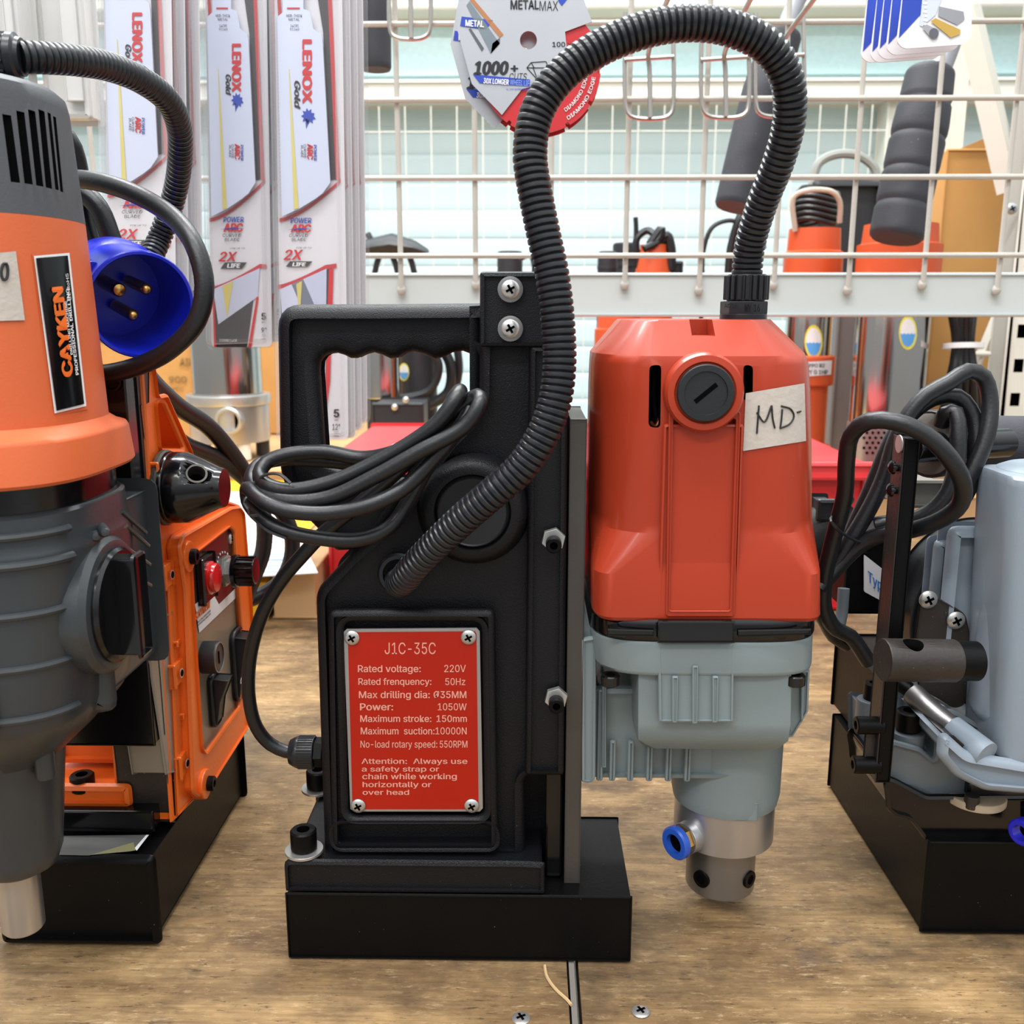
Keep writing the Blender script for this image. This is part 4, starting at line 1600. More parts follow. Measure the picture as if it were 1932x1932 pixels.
# base bolts
for px, py, Y in ((574, 1606, .008), (601, 1489, .066)):
    c = PZ(px, py, zf)
    lab(MB().pipe(c, (0, 0, 1), .0093, .004, .0014, CHROME, 32).build('washer', t), 'zinc washer')
    hex_bolt(MB(), c + Vector((0, 0, .0015)), (0, 0, 1), .0064, .0105, SATIN, SLOT).build('base_bolt', t)

# nameplate
YN = YB - .0012
np_ = [P(x, y, YN) for x, y in ((654, 1187), (899, 1185), (905, 1191), (911, 1525), (905, 1531), (668, 1531), (661, 1526), (648, 1193))]
mb = MB().prism([(p.x, p.z) for p in np_], YN, YN + .001, front, ALU)
mb.poly([P(x, y, YN - .0001) for x, y in ((657, 1193), (896, 1191), (899, 1196), (903, 1524), (900, 1527), (668, 1527), (665, 1524), (656, 1198))], PLATE)
fn = lambda x, y: P(x, y, YN - .0002)
for tx, b, bo in (('J1C-35C', (726, 1212.5, 822, 1234), 0),
                  ('Rated voltage:', (675, 1255, 794, 1268), .03), ('220V', (838, 1254.5, 879, 1268), .02),
                  ('Rated frenquency:', (676, 1279.5, 814, 1292), .03), ('50Hz', (840, 1279.5, 878, 1292.5), .02),
                  ('Max drilling dia:', (677, 1304, 811, 1317), .03), ('\u00d835MM', (818, 1304, 880, 1317), .03),
                  ('Power:', (679, 1327, 742, 1340), .04), ('1050W', (826, 1327, 880.5, 1340), .02),
                  ('Maximum stroke:', (679.5, 1349.5, 814, 1362), .03), ('150mm', (823.5, 1349.5, 881, 1362), .03),
                  ('Maximum  suction:', (680.5, 1372.5, 820, 1385.5), .03), ('10000N', (821.5, 1372.5, 880.5, 1385.5), .02),
                  ('No-load rotary speed:', (680, 1397.5, 825, 1410.5), .02), ('550RPM', (829.5, 1397.5, 882, 1410.5), .02),
                  ('Attention:  Always use', (682, 1431, 882, 1441), .03), ('a safety strap or', (682.5, 1446, 828.7, 1455.5), .03),
                  ('chain while working', (683.5, 1459.5, 862, 1470), .03), ('horizontally or', (684, 1475, 814, 1485), .03),
                  ('over head', (684, 1490, 772, 1499.5), .03)):
    mb.text_px(tx, b, fn, PLATEW, bo * .5)
pl = lab(mb.build('nameplate', t, wn=False), 'red aluminium-edged data plate with pale lettering')
for px, py in ((664, 1203), (884, 1202), (676, 1520), (890, 1520)):
    cross_screw(MB(), P(px, py, YN - .0003), (0, -1, 0), .0036, CHROME, SLOT).build('screw', pl)

# cable gland on the left flank
gz = P(603, 1419, .03).z
gx = P(604, 1419, .03).x
gc = Vector((gx + .002, .03, gz))
mb = MB().cyl(gc, (-1, 0, 0), .0075, .0045, SATIN, .0004, 6)
mb.lathe(gc + Vector((-.0045, 0, 0)), (-1, 0, 0), [(.0078, 0), (.0082, .0006), (.0082, .0085), (.0074, .0105), (.0062, .0126), (.0045, .0130), (.0036, .0130)], CONDUIT, 36)
for k in range(36):
    a = 2 * pi * k / 36
    mb.box(gc + Vector((-.0125, .0081 * cos(a) - .0003, .0081 * sin(a) - .0003)), gc + Vector((-.005, .0081 * cos(a) + .0003, .0081 * sin(a) + .0003)), CONDUIT)
mb.build('cable_gland', t)

# power cord: lead from the gland, then the tied coil
lead = [(556, 1419, .03), (540, 1418, .03), (510, 1404, .03), (484, 1372, .028), (470, 1316, .025), (472, 1240, .02), (494, 1160, .014), (530, 1096, .008), (572, 1046, .004), (612, 1004, .003), (664, 962, .003), (724, 912, .001), (790, 850, -.001), (836, 790, -.004), (856, 752, -.009),
        (868, 738, -.013), (862, 750, -.018), (826, 797, -.019), (780, 832, -.0175), (706, 874, -.016), (621, 911, -.016), (545, 925, -.0155), (502, 914, -.012), (490, 893, -.004), (503, 872, .001), (540, 858, .003), (609, 852, .004), (683, 864, .003), (752, 850, -.003), (830, 805, -.010), (876, 762, -.013),
        (902, 747, -.015), (906, 760, -.021), (878, 803, -.0225), (792, 852, -.023), (706, 900, -.022), (621, 939, -.021), (545, 946, -.019), (492, 930, -.012), (474, 905, -.002), (488, 878, .006), (530, 866, .012), (600, 868, .012), (690, 872, .008), (780, 836, .002), (850, 800, -.008), (886, 770, -.0135), (872, 800, -.0165), (818, 866, -.019),
        (766, 918, -.021), (706, 950, -.025), (621, 968, -.025), (540, 963, -.023), (490, 942, -.018), (470, 922, -.009), (466, 926, -.002), (468, 944, -.002), (484, 968, -.010), (524, 996, -.0165), (592, 1014, -.0175), (678, 1018, -.015), (735, 994, -.010), (774, 940, -.006), (800, 892, -.005), (832, 842, -.006), (866, 800, -.010)]
R_ = .0034
mb = MB().tube(pth(lead), .0033, RUBBER, 16, .003)
mb.build('power_cord', t)
tw = mat('grey_twist_wire', (58, 58, 60), .4, .2)
mb = MB().tube(pth([(548, 912, -.020), (530, 896, -.0185), (508, 894, -.016), (484, 907, -.011), (470, 926, -.012), (468, 936, -.015), (463, 942, -.016), (461, 950, -.016), (468, 960, -.018), (472, 972, -.017), (486, 972, -.020)]), .0007, tw, 6, .002)
mb.tube(pth([(472, 968, -.016), (482, 982, -.0155), (506, 1002, -.0195), (540, 1016, -.021)]), .0006, tw, 6, .002)
lab(mb.build('cable_tie', t), 'thin grey wire tie twisted round the coil')

# ---------------- slide plate
a, b = P(1064, 1668, .012), P(1094, 1668, .012)
zt = P(1064, 790, .012).z
MB().box((a.x, .012, a.z), (b.x, .070, zt), STEELDK, .0004).build('slide_plate', t)

# ---------------- motor
YC = .050
def MO(l, r, y, hy, fxp, fy, c):
    p, q = P(l, y, YC + fy * .2), P(r, y, YC - fy * .9)
    z = P(1320, y, YC - hy).z
    k = ppm(1320, y, YC - hy)
    return octring((p.x + q.x) / 2, YC, z, (q.x - p.x) / 2, hy, fxp * k, fy, c)


def MW(l, r, y, hy, n, dy=0.0):
    """one level of the motor from its left and right outline pixels"""
    p, q = P(l, y, YC + hy * .1), P(r, y, YC - hy * .6)
    return superring((p.x + q.x) / 2, YC + dy, P(1320, y, YC - hy * .96).z, (q.x - p.x) / 2, hy, n, 64)


D = .054
lev = [(1108, 1531, 1172, D - .0008, 176, .036, .5), (1104, 1535, 1166, D + .0002, 178, .038, .5), (1103, 1535, 1084, D, 178, .038, .5),
       (1106, 1521, 1008, D - .0035, 94, .010, .44), (1107, 1519, 990, D - .0035, 94, .008, .44), (1109, 1519, 850, D - .0038, 94, .008, .44), (1111, 1517, 740, D - .004, 94, .008, .44), (1113, 1515, 690, D - .0042, 94, .008, .42), (1115, 1513, 672, D - .0052, 94, .010, .36),
       (1164, 1456, 607, D - .0200, 88, .012, .12), (1168, 1452, 603, D - .0212, 86, .011, .12)]
mb = MB().loft([MO(*q) for q in lev], ORANGE)
motor_shell = mb
FY = YC - D                                   # front skin
# cooling slots, notch on the top edge
cb = MB()
cb.prism(round_poly(fp([(1226, 690), (1248, 688), (1246, 808), (1224, 806)], FY + .004), .002, 3), FY - .02, FY + .020, front, SLOT)
cb.prism(round_poly(fp([(1403, 688), (1421, 690), (1420, 760), (1402, 756)], FY + .004), .002, 3), FY - .02, FY + .020, front, SLOT)
cb.prism(fp([(1306, 580), (1350, 580), (1350, 634), (1306, 634)], FY + .013), FY + .002, FY + .034, front, ORANGE)
mb = cut_shape(mb, cb)
def panel(px, Y0, Y1, b, m=ORANGE, holes=()):
    mb.prism(round_poly(fp(px, Y0), .0016, 3), Y0, Y1, front, m, b, [round_poly(fp(h, Y0), .001, 3) for h in holes])


# centre pilaster with its raised border
panel([(1252, 800), (1404, 800), (1392, 1170), (1241, 1170)], FY - .0002, FY + .02, .0012)
panel([(1262, 775), (1398, 775), (1386, 1164), (1256, 1164)], FY - .0012, FY + .004, .0006, ORANGE, [[(1271, 790), (1389, 790), (1377, 1152), (1264, 1152)]])
# brush boss
bb = P(1330, 741, FY - .004)
mb.lathe(bb + Vector((0, .014, 0)), (0, -1, 0), [(.0168, 0), (.0168, .013), (.0158, .0148), (.0132, .0152), (.0124, .0142), (0, .0140)], ORANGE, 48)
o = mb.build('motor_housing', t, sharp=24)
mb = MB()
mb.tube(pth([(1236, 692, FY + .013), (1232, 740, FY + .012), (1240, 800, FY + .013)]), .0012, GLOSSBLK, 8)
mb.tube(pth([(1226, 796, FY + .011), (1236, 806, FY + .011), (1246, 790, FY + .012)]), .0012, mat('copper_winding', (150, 84, 52), .3, .9), 8)
lab(mb.build('winding', t), 'copper winding and lead glimpsed in the cooling slot')
mb = MB().lathe(bb + Vector((0, .0002, 0)), (0, -1, 0), [(.0121, 0), (.0121, .0026), (.0117, .0030), (.0092, .0031), (.0090, .0024), (0, .0024)], HARDBLK, 48)
q = bb + Vector((0, -.0023, 0))
d1 = Vector((cos(radians(40)), 0, sin(radians(40))))
d2 = Vector((-d1.z, 0, d1.x))
mb.add([q + d1 * (s * .0058) + d2 * (u_ * .0010) for s, u_ in ((-1, -1), (1, -1), (1, 1), (-1, 1))], [(0, 1, 2, 3)], SLOT)
lab(mb.build('brush_cap', t), 'black slotted brush cap')
# masking tape wrapped on the right front edge
tree = motor_shell.bvh()


def on_motor(lift):
    def fn(px, py):
        d = ray(px, py).normalized()
        h = tree.ray_cast(CAM, d)
        if h[0] is None:
            # past the silhouette: slide round onto the flank
            px2 = px
            while h[0] is None and px2 > 1300:
                px2 -= 1
                h = tree.ray_cast(CAM, ray(px2, py).normalized())
            return h[0] + Vector((lift, .001 + .0006 * (px - px2), 0))
        return h[0] - d * lift
    return fn


mb = MB().patch(((1407, 742), (1518, 723), (1521, 832), (1402, 851)), on_motor(.0006), TAPE, 22, 6)
fi = on_motor(.0010)
for stroke in (((1432, 765), (1430, 790), (1428, 818)), ((1428, 778), (1442, 796), (1456, 765)), ((1456, 765), (1458, 790), (1462, 808)), ((1476, 772), (1474, 795), (1472, 808)), ((1474, 766), (1492, 772), (1498, 786), (1490, 800), (1472, 808)), ((1504, 778), (1508, 777), (1511, 776))):
    mb.tube([fi(*p) for p in stroke], .0004, INK, 6, .001)
lab(mb.build('tape_label', t, wn=False), 'masking tape marked MD by hand')

# black spacer band under the motor
lev = [(1101, 1534, 1208, D + .0002, 5), (1099, 1536, 1204, D + .0012, 5), (1100, 1537, 1178, D + .0012, 5), (1106, 1534, 1170, D + .0002, 5), (1112, 1530, 1150, D - .002, 5)]
mb = MB().loft([MW(*l) for l in lev], GLOSSBLK)
for px in ([(1146, 1200), (1234, 1201), (1234, 1188), (1146, 1186)], [(1392, 1202), (1530, 1198), (1530, 1186), (1392, 1188)]):
    mb.prism(fp(px, FY - .0022), FY - .0026, FY + .01, front, GLOSSBLK, .0006)
mb.prism(fp([(1240, 1212), (1386, 1212), (1386, 1170), (1240, 1170)], FY - .0034), FY - .0050, FY + .01, front, GLOSSBLK, .0008)
mb.build('spacer_band', t)

# ---------------- grey gearbox
mb = MB()
lev = [(1110, 1529, 1272, D, 5), (1104, 1531, 1266, D + .0012, 5), (1100, 1533, 1216, D + .0012, 5), (1101, 1532, 1209, D + .0004, 5)]
mb.loft([MW(*l) for l in lev], GREY)
lev = [(1186, 1470, 1413, D - .0125, 110, .030, .4), (1178, 1476, 1397, D - .005, 140, .042, .6), (1177, 1480, 1366, D - .0035, 143, .044, .62), (1177, 1482, 1262, D - .0035, 143, .044, .62)]
mb.loft([MO(*q) for q in lev], GREY)
# right cheek with its slanting lower corner, and the recessed wall at the left
mb.prism(fp([(1470, 1264), (1529, 1264), (1526, 1344), (1497, 1392), (1470, 1396)], FY + .016), FY + .016, YC + .045, front, GREY, .0012)
# front pilaster with three ribs
mb.prism(round_poly(fp([(1241, 1214), (1386, 1214), (1384, 1364), (1243, 1364)], FY - .001), .001, 3), FY - .0012, FY + .02, front, GREY, .0012)
for x, y0_, y1_ in ((1268, 1276, 1364), (1306, 1256, 1366), (1344, 1276, 1364)):
    mb.prism(round_poly(fp([(x, y0_), (x + 12, y0_), (x + 10, y1_), (x, y1_)], FY - .002), .0008, 2), FY - .0024, FY, front, GREY, .0007)
for x in (1490, 1512):
    mb.prism(fp([(x, 1272), (x + 6, 1272), (x + 5, 1380 - (x > 1500) * 20), (x, 1384 - (x > 1500) * 20)], FY + .014), FY + .0145, FY + .03, front, GREY, .0008)
mb.prism(fp([(1136, 1272), (1144, 1272), (1144, 1450), (1136, 1450)], .018), .0185, .03, front, GREY, .0008)
xc = P(1365, 1500, YC).x
def NR(y, w_):
    return (P(1367 + w_, y, YC).x - P(1367, y, YC).x, P(1367, y, YC).z)
zt_ = P(0, 1330, YC).z
mb.lathe((P(1367, 1500, YC).x, YC, zt_), (0, 0, -1), [(NR(1420, 103)[0], 0), (NR(1470, 101)[0], zt_ - P(0, 1468, YC).z), (NR(1490, 97)[0], zt_ - P(0, 1486, YC).z), (NR(1490, 88)[0], zt_ - P(0, 1489, YC).z)], GREY, 56)
# key of the nose reaching into the collar
cxn = P(1367, 1500, YC).x
rn = NR(1490, 95)[0]
mb.box((cxn - .0005, YC - rn - .0002, P(1380, 1549, YC - rn).z), (cxn + .0115, YC - rn + .006, P(1380, 1515, YC - rn).z), GREY, .0004)
# web to the slide with ribs
wy0, wy1 = P(1098, 1398, .03), P(1098, 1465, .03)
mb.box((P(1118, 1400, .022).x, .022, P(0, 1462, .022).z), (cxn, .078, P(0, 1290, .022).z), GREY, .003)
for px in (1132, 1156, 1190, 1226, 1262, 1298):
    p = P(px, 1400, .022)
    mb.box((p.x - .0016, .0195, P(0, 1461, .022).z), (p.x + .0016, .03, P(0, 1385 if px > 1140 else 1290, .022).z), GREY, .0012)
# slide shoe: upright flange against the plate
mb.prism(round_poly(fp([(1096, 1205), (1126, 1200), (1124, 1470), (1116, 1480), (1097, 1478)], .012), .0015, 3), .012, .085, front, GREY, .0015)
mb.prism(round_poly(fp([(1097, 1125), (1102, 1125), (1112, 1178), (1130, 1212), (1097, 1210)], .016), .0006, 2), .016, .085, front, GREY, .0008)
mb.build('gearbox', t)
for px in (1151, 1501):
    c = P(px, 1272, FY + .006)
    hex_bolt(MB(), c, (0, 0, -1), .0046, .0052, GLOSSBLK, SLOT).build('gearbox_bolt', t)

# ---------------- spindle
rc = NR(1520, 93)[0]
zc0, zc1 = P(1365, 1470, YC).z, P(1365, 1570, YC).z
mb = MB().cyl((cxn, YC, zc0), (0, 0, -1), rc, zc0 - zc1, STEEL, .0006, 56)
# coolant port block
pd = Vector((-.78, -.62, -.0)).normalized()
zp = P(1300, 1585, YC - .02).z
pc = Vector((cxn, YC, zp)) + pd * (rc - .004)
mb.cyl(pc, pd, .0082, .0085, STEEL, .0006, 24)
lab(mb.build('coolant_collar', t), 'bright turned steel collar')
q = pc + pd * .0085
MB().cyl(q, pd, .0074, .0035, BRASS, .0005, 6).build('fitting_nut', t)
mb = MB().pipe(q + pd * .0034, pd, .0086, .0050, .0044, BLUEP, 36, .0009)
mb.cyl(q + pd * .0036, pd, .0051, .0012, SLOT, 0, 24)
lab(mb.build('push_fitting', t), 'blue plastic push fitting')
rs = NR(1620, 64)[0]
zs = P(1362, 1667, YC).z
mb = MB().cyl((cxn - .0004, YC, zc1 + .001), (0, 0, -1), rs, zc1 - zs, STEELB, .0008, 56)
lab(mb.build('spindle', t), 'brushed steel arbor holder')
for px, a in ((1324, -2.32), (1414, -.82)):
    d = Vector((cos(a), sin(a), 0))
    c = Vector((cxn - .0004, YC, P(1362, 1657, YC - rs * .7).z)) + d * (rs - .0012)
    mb = MB().pipe(c, d, .0046, .0026, .0022, SATIN, 24)
    mb.cyl(c, d, .0030, .0018, SLOT, 0, 6)
    mb.build('set_screw', t)

# ---------------- corrugated hose with its glands
gx, gz = P(1402, 601, YC - .01).x, P(1402, 601, YC - .01).z
g0 = Vector((gx, YC - .01, gz - .002))
hexr = ppm(1402, 590, YC - .01)
mb = MB()
mb.cyl(g0, (0, 0, 1), 44 * hexr, .0042, CONDUIT, .0004, 32)
mb.cyl(g0 + Vector((0, 0, .004)), (0, 0, 1), 44 * hexr, P(0, 571, YC).z - gz - .0015, CONDUIT, .0005, 6, .2)
zn0 = P(0, 569, YC).z
hn = P(0, 520, YC).z - zn0
mb.cyl(g0 + Vector((.0008, 0, zn0 - g0.z)), (0, 0, 1), 36 * hexr, hn, CONDUIT, .0006, 32)
for k in range(18):
    a = 2 * pi * k / 18
    c = g0 + Vector((.0008 + 38 * hexr * cos(a), 38 * hexr * sin(a), zn0 - g0.z + .0006))
    mb.cyl(c, (0, 0, 1), 4.6 * hexr, hn - .0012, CONDUIT, .0004, 8)
fn = lambda x, y: P(x, y, YC - .0098 - 42 * hexr)
mb.text_px('NW16', (1405, 574, 1434, 588), fn, GLOSSBLK, .03)
mb.text_px('AD 16', (1367, 573, 1390, 581), fn, GLOSSBLK, .0)
mb.build('conduit_gland', t)
hose = [(1409, 530, .040), (1410, 505, .040), (1415, 462, .038), (1438, 384, .030), (1470, 302, .020), (1489, 225, .012), (1485, 150, .006), (1448, 88, .002), (1374, 52, .0), (1290, 44, -.002), (1205, 60, -.004), (1118, 98, -.006), (1052, 150, -.008), (1012, 215, -.010), (1000, 290, -.012), (1009, 360, -.014), (1025, 440, -.016), (1042, 520, -.018), (1052, 600, -.020), (1055, 690, -.022), (1046, 760, -.024), (1024, 820, -.025), (985, 880, -.025), (930, 930, -.024), (870, 982, -.020), (814, 1036, -.013), (780, 1072, -.006), (760, 1096, .004), (748, 1098, .016)]
hp = pth(hose)
mb = MB().corrugated(hp, .0070, .0029, CONDUIT, 28, .14)
mb.build('conduit_hose', t)
c = P(753, 1082, YB)
mb = MB().pipe(c + Vector((0, .001, 0)), Vector((0, -1, .1)), .0098, .0072, .0045, CONDUIT, 32, .001)
mb.build('hose_grommet', t)

# ================================================================ left drill (seen end-on)
XL = -.1845
t = thing('magnetic_drill', (-.22, .06, 0), 'orange and dark grey magnetic drill with blue plug, at the left edge', 'magnetic drill')
xw = PZ(14, 1786, 0).x
MB().box((xw - .004, .0071, 0), (XL, .1628, .0498), SATIN, .0035, 3).build('magnet_base', t)
mb = MB()
zt = .0499
mb.poly([PZ(x, y, zt) for x, y in ((112, 1613), (168, 1614), (252, 1590), (257, 1604), (282, 1575), (200, 1576), (118, 1577))], mat('decal_grey', (96, 96, 94), .4))
mb.poly([PZ(x, y, zt + .0001) for x, y in ((170, 1613), (252, 1589), (256, 1604), (246, 1606))], mat('decal_olive', (140, 136, 96), .4))
mb.poly([PZ(x, y, zt + .0001) for x, y in ((258, 1605), (281, 1575), (276, 1575), (254, 1600))], WHITEP)
lab(mb.build('decal', t, wn=False), 'grey and white decal on top of the magnet')
# black plinth and rear foot
MB().box((xw + .002, .030, .0498), (XL - .008, .155, .062), GLOSSBLK, .001).build('plinth', t)
mb = MB().box((xw + .004, .036, .060), (P(245, 1500, .036).x, .12, .073), BRORANGE, .003)
mb.box((xw + .004, .060, .072), (P(240, 1450, .060).x, .12, .10), BRORANGE, .004)
mb.build('foot_flange', t)
hex_bolt(MB(), P(157, 1490, .044), (0, 0, 1), .0062, .009, SATIN, SLOT).build('foot_bolt', t)

# orange bracket, its side parallel to the bench edge
XS = XL - .0015
out = sp([(268, 690), (296, 690), (303, 745), (318, 742), (366, 850), (392, 930), (455, 952), (476, 1100), (481, 1192), (470, 1372), (376, 1503), (327, 1553)], XS)
rad = [.001, .001, .002, .002, .003, .004, .004, .001, .001, .003, .003, .001]
tri = sp([(300, 762), (312, 762), (348, 846), (308, 846)], XS)
mb = MB().prism(round_poly(out, rad, 4), XS - .030, XS, side, BRORANGE, .0018, [round_poly(tri, .002, 3)])
mb.prism(round_poly(sp([(312, 1070), (338, 1070), (366, 1500), (334, 1540)], XS), .001, 2), XS - .001, XS + .0012, side, BRORANGE, .0008)
for px, py in ((300, 893), (313, 1083), (331, 1268), (342, 1438)):
    c = PX(px, py, XS)
    mb.box(c + Vector((-.01, -.009, -.007)), c + Vector((.0035, .0035, .007)), BRORANGE, .0012)
    mb.cyl(c + Vector((.0036, -.0012, 0)), (1, 0, 0), .0026, .0003, CHROME, 0, 20)
    mb.cyl(c + Vector((.0038, -.0012, 0)), (1, 0, 0), .0018, .0003, SLOT, 0, 20)
# three little webs between the strips
for px, py in ((334, 1210), (346, 1345)):
    c = PX(px, py, XS)
    mb.box(c + Vector((-.002, -.006, -.002)), c + Vector((.0028, .012, .002)), BRORANGE, .001)
mb.build('bracket', t)

# slide: dark steel strip in front of the bracket
a = PX(248, 1150, XS)
mb = MB().prism(sp([(246, 690), (283, 690), (283, 760), (267, 765), (283, 900), (297, 935), (318, 1200), (333, 1552), (326, 1552), (300, 1300), (262, 920)], XS - .001), XS - .028, XS - .0012, side, OXIDE, .0004)
yf = PX(246, 800, XS).y
mb.box((xw + .008, yf - .002, P(200, 1405, yf).z), (P(246, 800, yf).x, yf + .012, P(246, 690, yf).z), GLOSSBLK, .0008)
mb.build('slide_rail', t)
for py in (720,):
    c = P(211, py, yf - .0021)
    mb = MB().lathe(c, (0, -1, 0), [(.0046, 0), (.0046, .0008), (.0036, .001), (.0030, .0002), (0, .0002)], GLOSSBLK, 24)
    mb.build('rail_screw', t)
# lower steel guard below the carriage
MB().prism(sp([(262, 1190), (317, 1150), (331, 1455), (304, 1462), (292, 1380)], XS - .0024), XS - .018, XS + .0006, side, mat('carriage_grey', (138, 130, 118), .35, .1, (300, .1), (20, .1)), .001).build('guard_plate', t)

# feed hub with threaded socket
c0 = PX(324, 920, XL + .002)
ky = c0.y
s0 = ppm(324, 920, ky)
h = P(424, 920, ky).x - c0.x
mb = MB().lathe(c0, (1, 0, 0), [(68 * s0, -.004), (68 * s0, 0), (66 * s0, .001), (67 * s0, .0025), (66 * s0, .009), (39 * s0, h - .003), (36 * s0, h), (0, h)], GLOSSBLK, 48)
o = mb.build('feed_hub', t)
# threaded hole near the top of the cone facing the viewer
hd = Vector((.32, -.72, .62)).normalized()
hc = c0 + Vector((h * .62, 0, 0)) + Vector((0, hd.y, hd.z)).normalized() * 50 * s0
cb = MB().cyl(hc - hd * .012, hd, .0052, .03, SLOT, 0, 24)
cut(o, cb)
mb = MB()
for k in range(6):
    mb.pipe(hc - hd * (.0002 + .0016 * k), hd, .0054, .0043, .0007, STEELDK, 24)
mb.build('socket_thread', t, wn=False)
MB().pipe(c0 + Vector((-.0045, 0, 0)), (1, 0, 0), 71 * s0, 60 * s0, .0035, STEELDK, 48, .0008).build('hub_ring', t)

# control panel on the flank
XP = XS + .006
fo = [(340, 1030), (348, 1008), (438, 956), (455, 954), (464, 966), (481, 1192), (471, 1374), (392, 1500), (378, 1506), (366, 1496), (352, 1120)]
fi_ = [(366, 1062), (376, 1044), (437, 996), (444, 1004), (457, 1190), (454, 1332), (392, 1418), (386, 1410), (372, 1180)]
mb = MB().prism(round_poly(sp(fo, XP), .003, 4), XP - .008, XP, side, BRORANGE, .0016, [round_poly(sp(fi_, XP), .002, 3)])
mb.cyl(PX(356, 1050, XP) - Vector((.008, 0, 0)), (1, 0, 0), .0085, .009, BRORANGE, .001, 24)
mb.cyl(PX(388, 1479, XP) - Vector((.008, 0, 0)), (1, 0, 0), .0085, .009, BRORANGE, .001, 24)
pf = mb.build('control_panel', t)
XQ = XP - .0035
mb = MB().prism(sp([(360, 1040), (450, 985), (462, 1190), (458, 1340), (384, 1440)], XQ), XQ - .001, XQ, side, PANELMT)
g = lambda x, y, e=.0003: PX(x, y, XQ + e)
mb.poly([g(360, 1050), g(440, 990), g(446, 1112), g(414, 1142), g(400, 1122), g(368, 1150)], PANELBR)
mb.poly([g(368, 1140, .0005), g(400, 1116, .0005), g(413, 1140, .0005), g(446, 1108, .0005), g(447, 1126, .0005), g(376, 1194, .0005)], WHITEP)
vs, fs = glyphs('CAYKEN', .05)
xm = max(v.x for v in vs)
ch = max(v.y for v in glyphs('H', .05)[0])
def band(s, v):
    x = 369 + 27 * s
    return g(x, 1171 - 25 * s - 15 * v + 1.5 * v * s, .0008)
mb.add([near(band(v.x / xm, v.y / ch), v) for v in vs], fs, ORPR)
for tx, off in (('DRILLING MACHINE', 7), ('PROFESSIONAL DRILLING', 13)):
    vs, fs = glyphs(tx, .02)
    xm = max(v.x for v in vs)
    mb.add([near(g(371 + 27 * v.x / xm, 1171 + off - 25 * v.x / xm - 4.5 * v.y / .7, .0008), v) for v in vs], fs, BLACKP)
for k in range(9):
    a = pi * (.05 + .9 * k / 8)
    c = g(424 - 14 * cos(a), 1068 - 26 * sin(a) - 4 * cos(a), .0005)
    mb.cyl(c, (1, 0, 0), .0007, .0003, WHITEP, 0, 8)
mb.build('panel_plate', t, wn=False)
hex_bolt(MB(), PX(358, 1050, XP), (1, 0, 0), .0042, .0042, SATIN, SLOT).build('panel_bolt', t)
hex_bolt(MB(), PX(390, 1478, XP), (1, 0, 0), .0042, .0045, SATIN, SLOT).build('panel_bolt', t)
for px, py in ((434, 1016), (453, 1318)):
    cross_screw(MB(), PX(px, py, XQ), (1, 0, 0), .0036, CHROME, SLOT).build('panel_screw', t)
# red lamp
c = PX(383, 1090, XQ)
k = MB().box(c + Vector((0, -.012, -.0135)), c + Vector((.005, .010, .0135)), GLOSSBLK, .001).build('lamp_holder', t)
c = PX(396, 1090, XQ + .004)
lab(MB().lathe(c, (1, 0, 0), [(.0095, 0), (.0095, .0012), (.0085, .0016), (.0085, .0032), (.0078, .0044), (.005, .0048), (0, .0049)], REDLENS, 32).build('lamp_lens', k), 'red indicator lens')
# speed knob
c = PX(424, 1077, XQ)
h = P(484, 1077, c.y).x - c.x
mb = MB().lathe(c, (1, 0, 0), [(.0100, h * .30), (.0100, h * .42), (.0086, h * .45), (.0080, h * .98), (.0070, h), (0, h)], GLOSSBLK, 36)
for k in range(16):
    a = 2 * pi * k / 16
    mb.box(c + Vector((h * .46, .0084 * cos(a) - .0007, .0084 * sin(a) - .0007)), c + Vector((h * .96, .0084 * cos(a) + .0007, .0084 * sin(a) + .0007)), GLOSSBLK)
kn = mb.build('speed_knob', t)
lab(MB().lathe(c, (1, 0, 0), [(.0098, 0), (.0098, h * .1), (.0078, h * .12), (.0078, h * .3)], CHROME, 6).build('knob_nut', kn), 'zinc nut')
# fuse holder
c = PX(384, 1240, XQ)
h = P(414, 1240, c.y).x - c.x
mb = MB().lathe(c, (1, 0, 0), [(.0092, 0), (.0092, h - .001), (.0088, h), (.0083, h), (.0080, h - .0004), (0, h - .0004)], HARDBLK, 36)
mb.pipe(c + Vector((h - .0003, 0, 0)), (1, 0, 0), .0088, .0081, .0005, STEELB, 36)
mb.box(c + Vector((h - .0006, -.0006, -.0035)), c + Vector((h, .0006, .0035)), SLOT)
mb.build('fuse_holder', t)
# rocker switches
for (px, py, hh, hw, nm) in ((444, 1252, .0235, .0105, 'large black rocker switch marked with a circle'), (400, 1318, .0165, .0078, 'small black rocker switch')):
    c = PX(px, py, XQ)
    pr = round_poly([(c.y - hw, c.z - hh), (c.y + hw, c.z - hh), (c.y + hw, c.z + hh), (c.y - hw, c.z + hh)], hw * .8, 5)
    k = lab(MB().prism(pr, XQ, XQ + .0035, side, HARDBLK, .0012).build('rocker_switch', t), nm)
    pr = [(XQ + .002, c.z - hh * .82), (XQ + .0042, c.z - hh * .84), (XQ + .0065, c.z), (XQ + .0120, c.z + hh * .80), (XQ + .002, c.z + hh * .84)]
    mb = MB().prism(pr, c.y - hw * .74, c.y + hw * .74, lambda u, v, d: (u, d, v), HARDBLK, .0006)
    if hh > .02:
        mb.pipe(PX(px + 12, py + 30, XQ + .006), (1, 0, -.2), .0028, .0021, .0004, WHITEP, 20)
    mb.build('rocker', k)

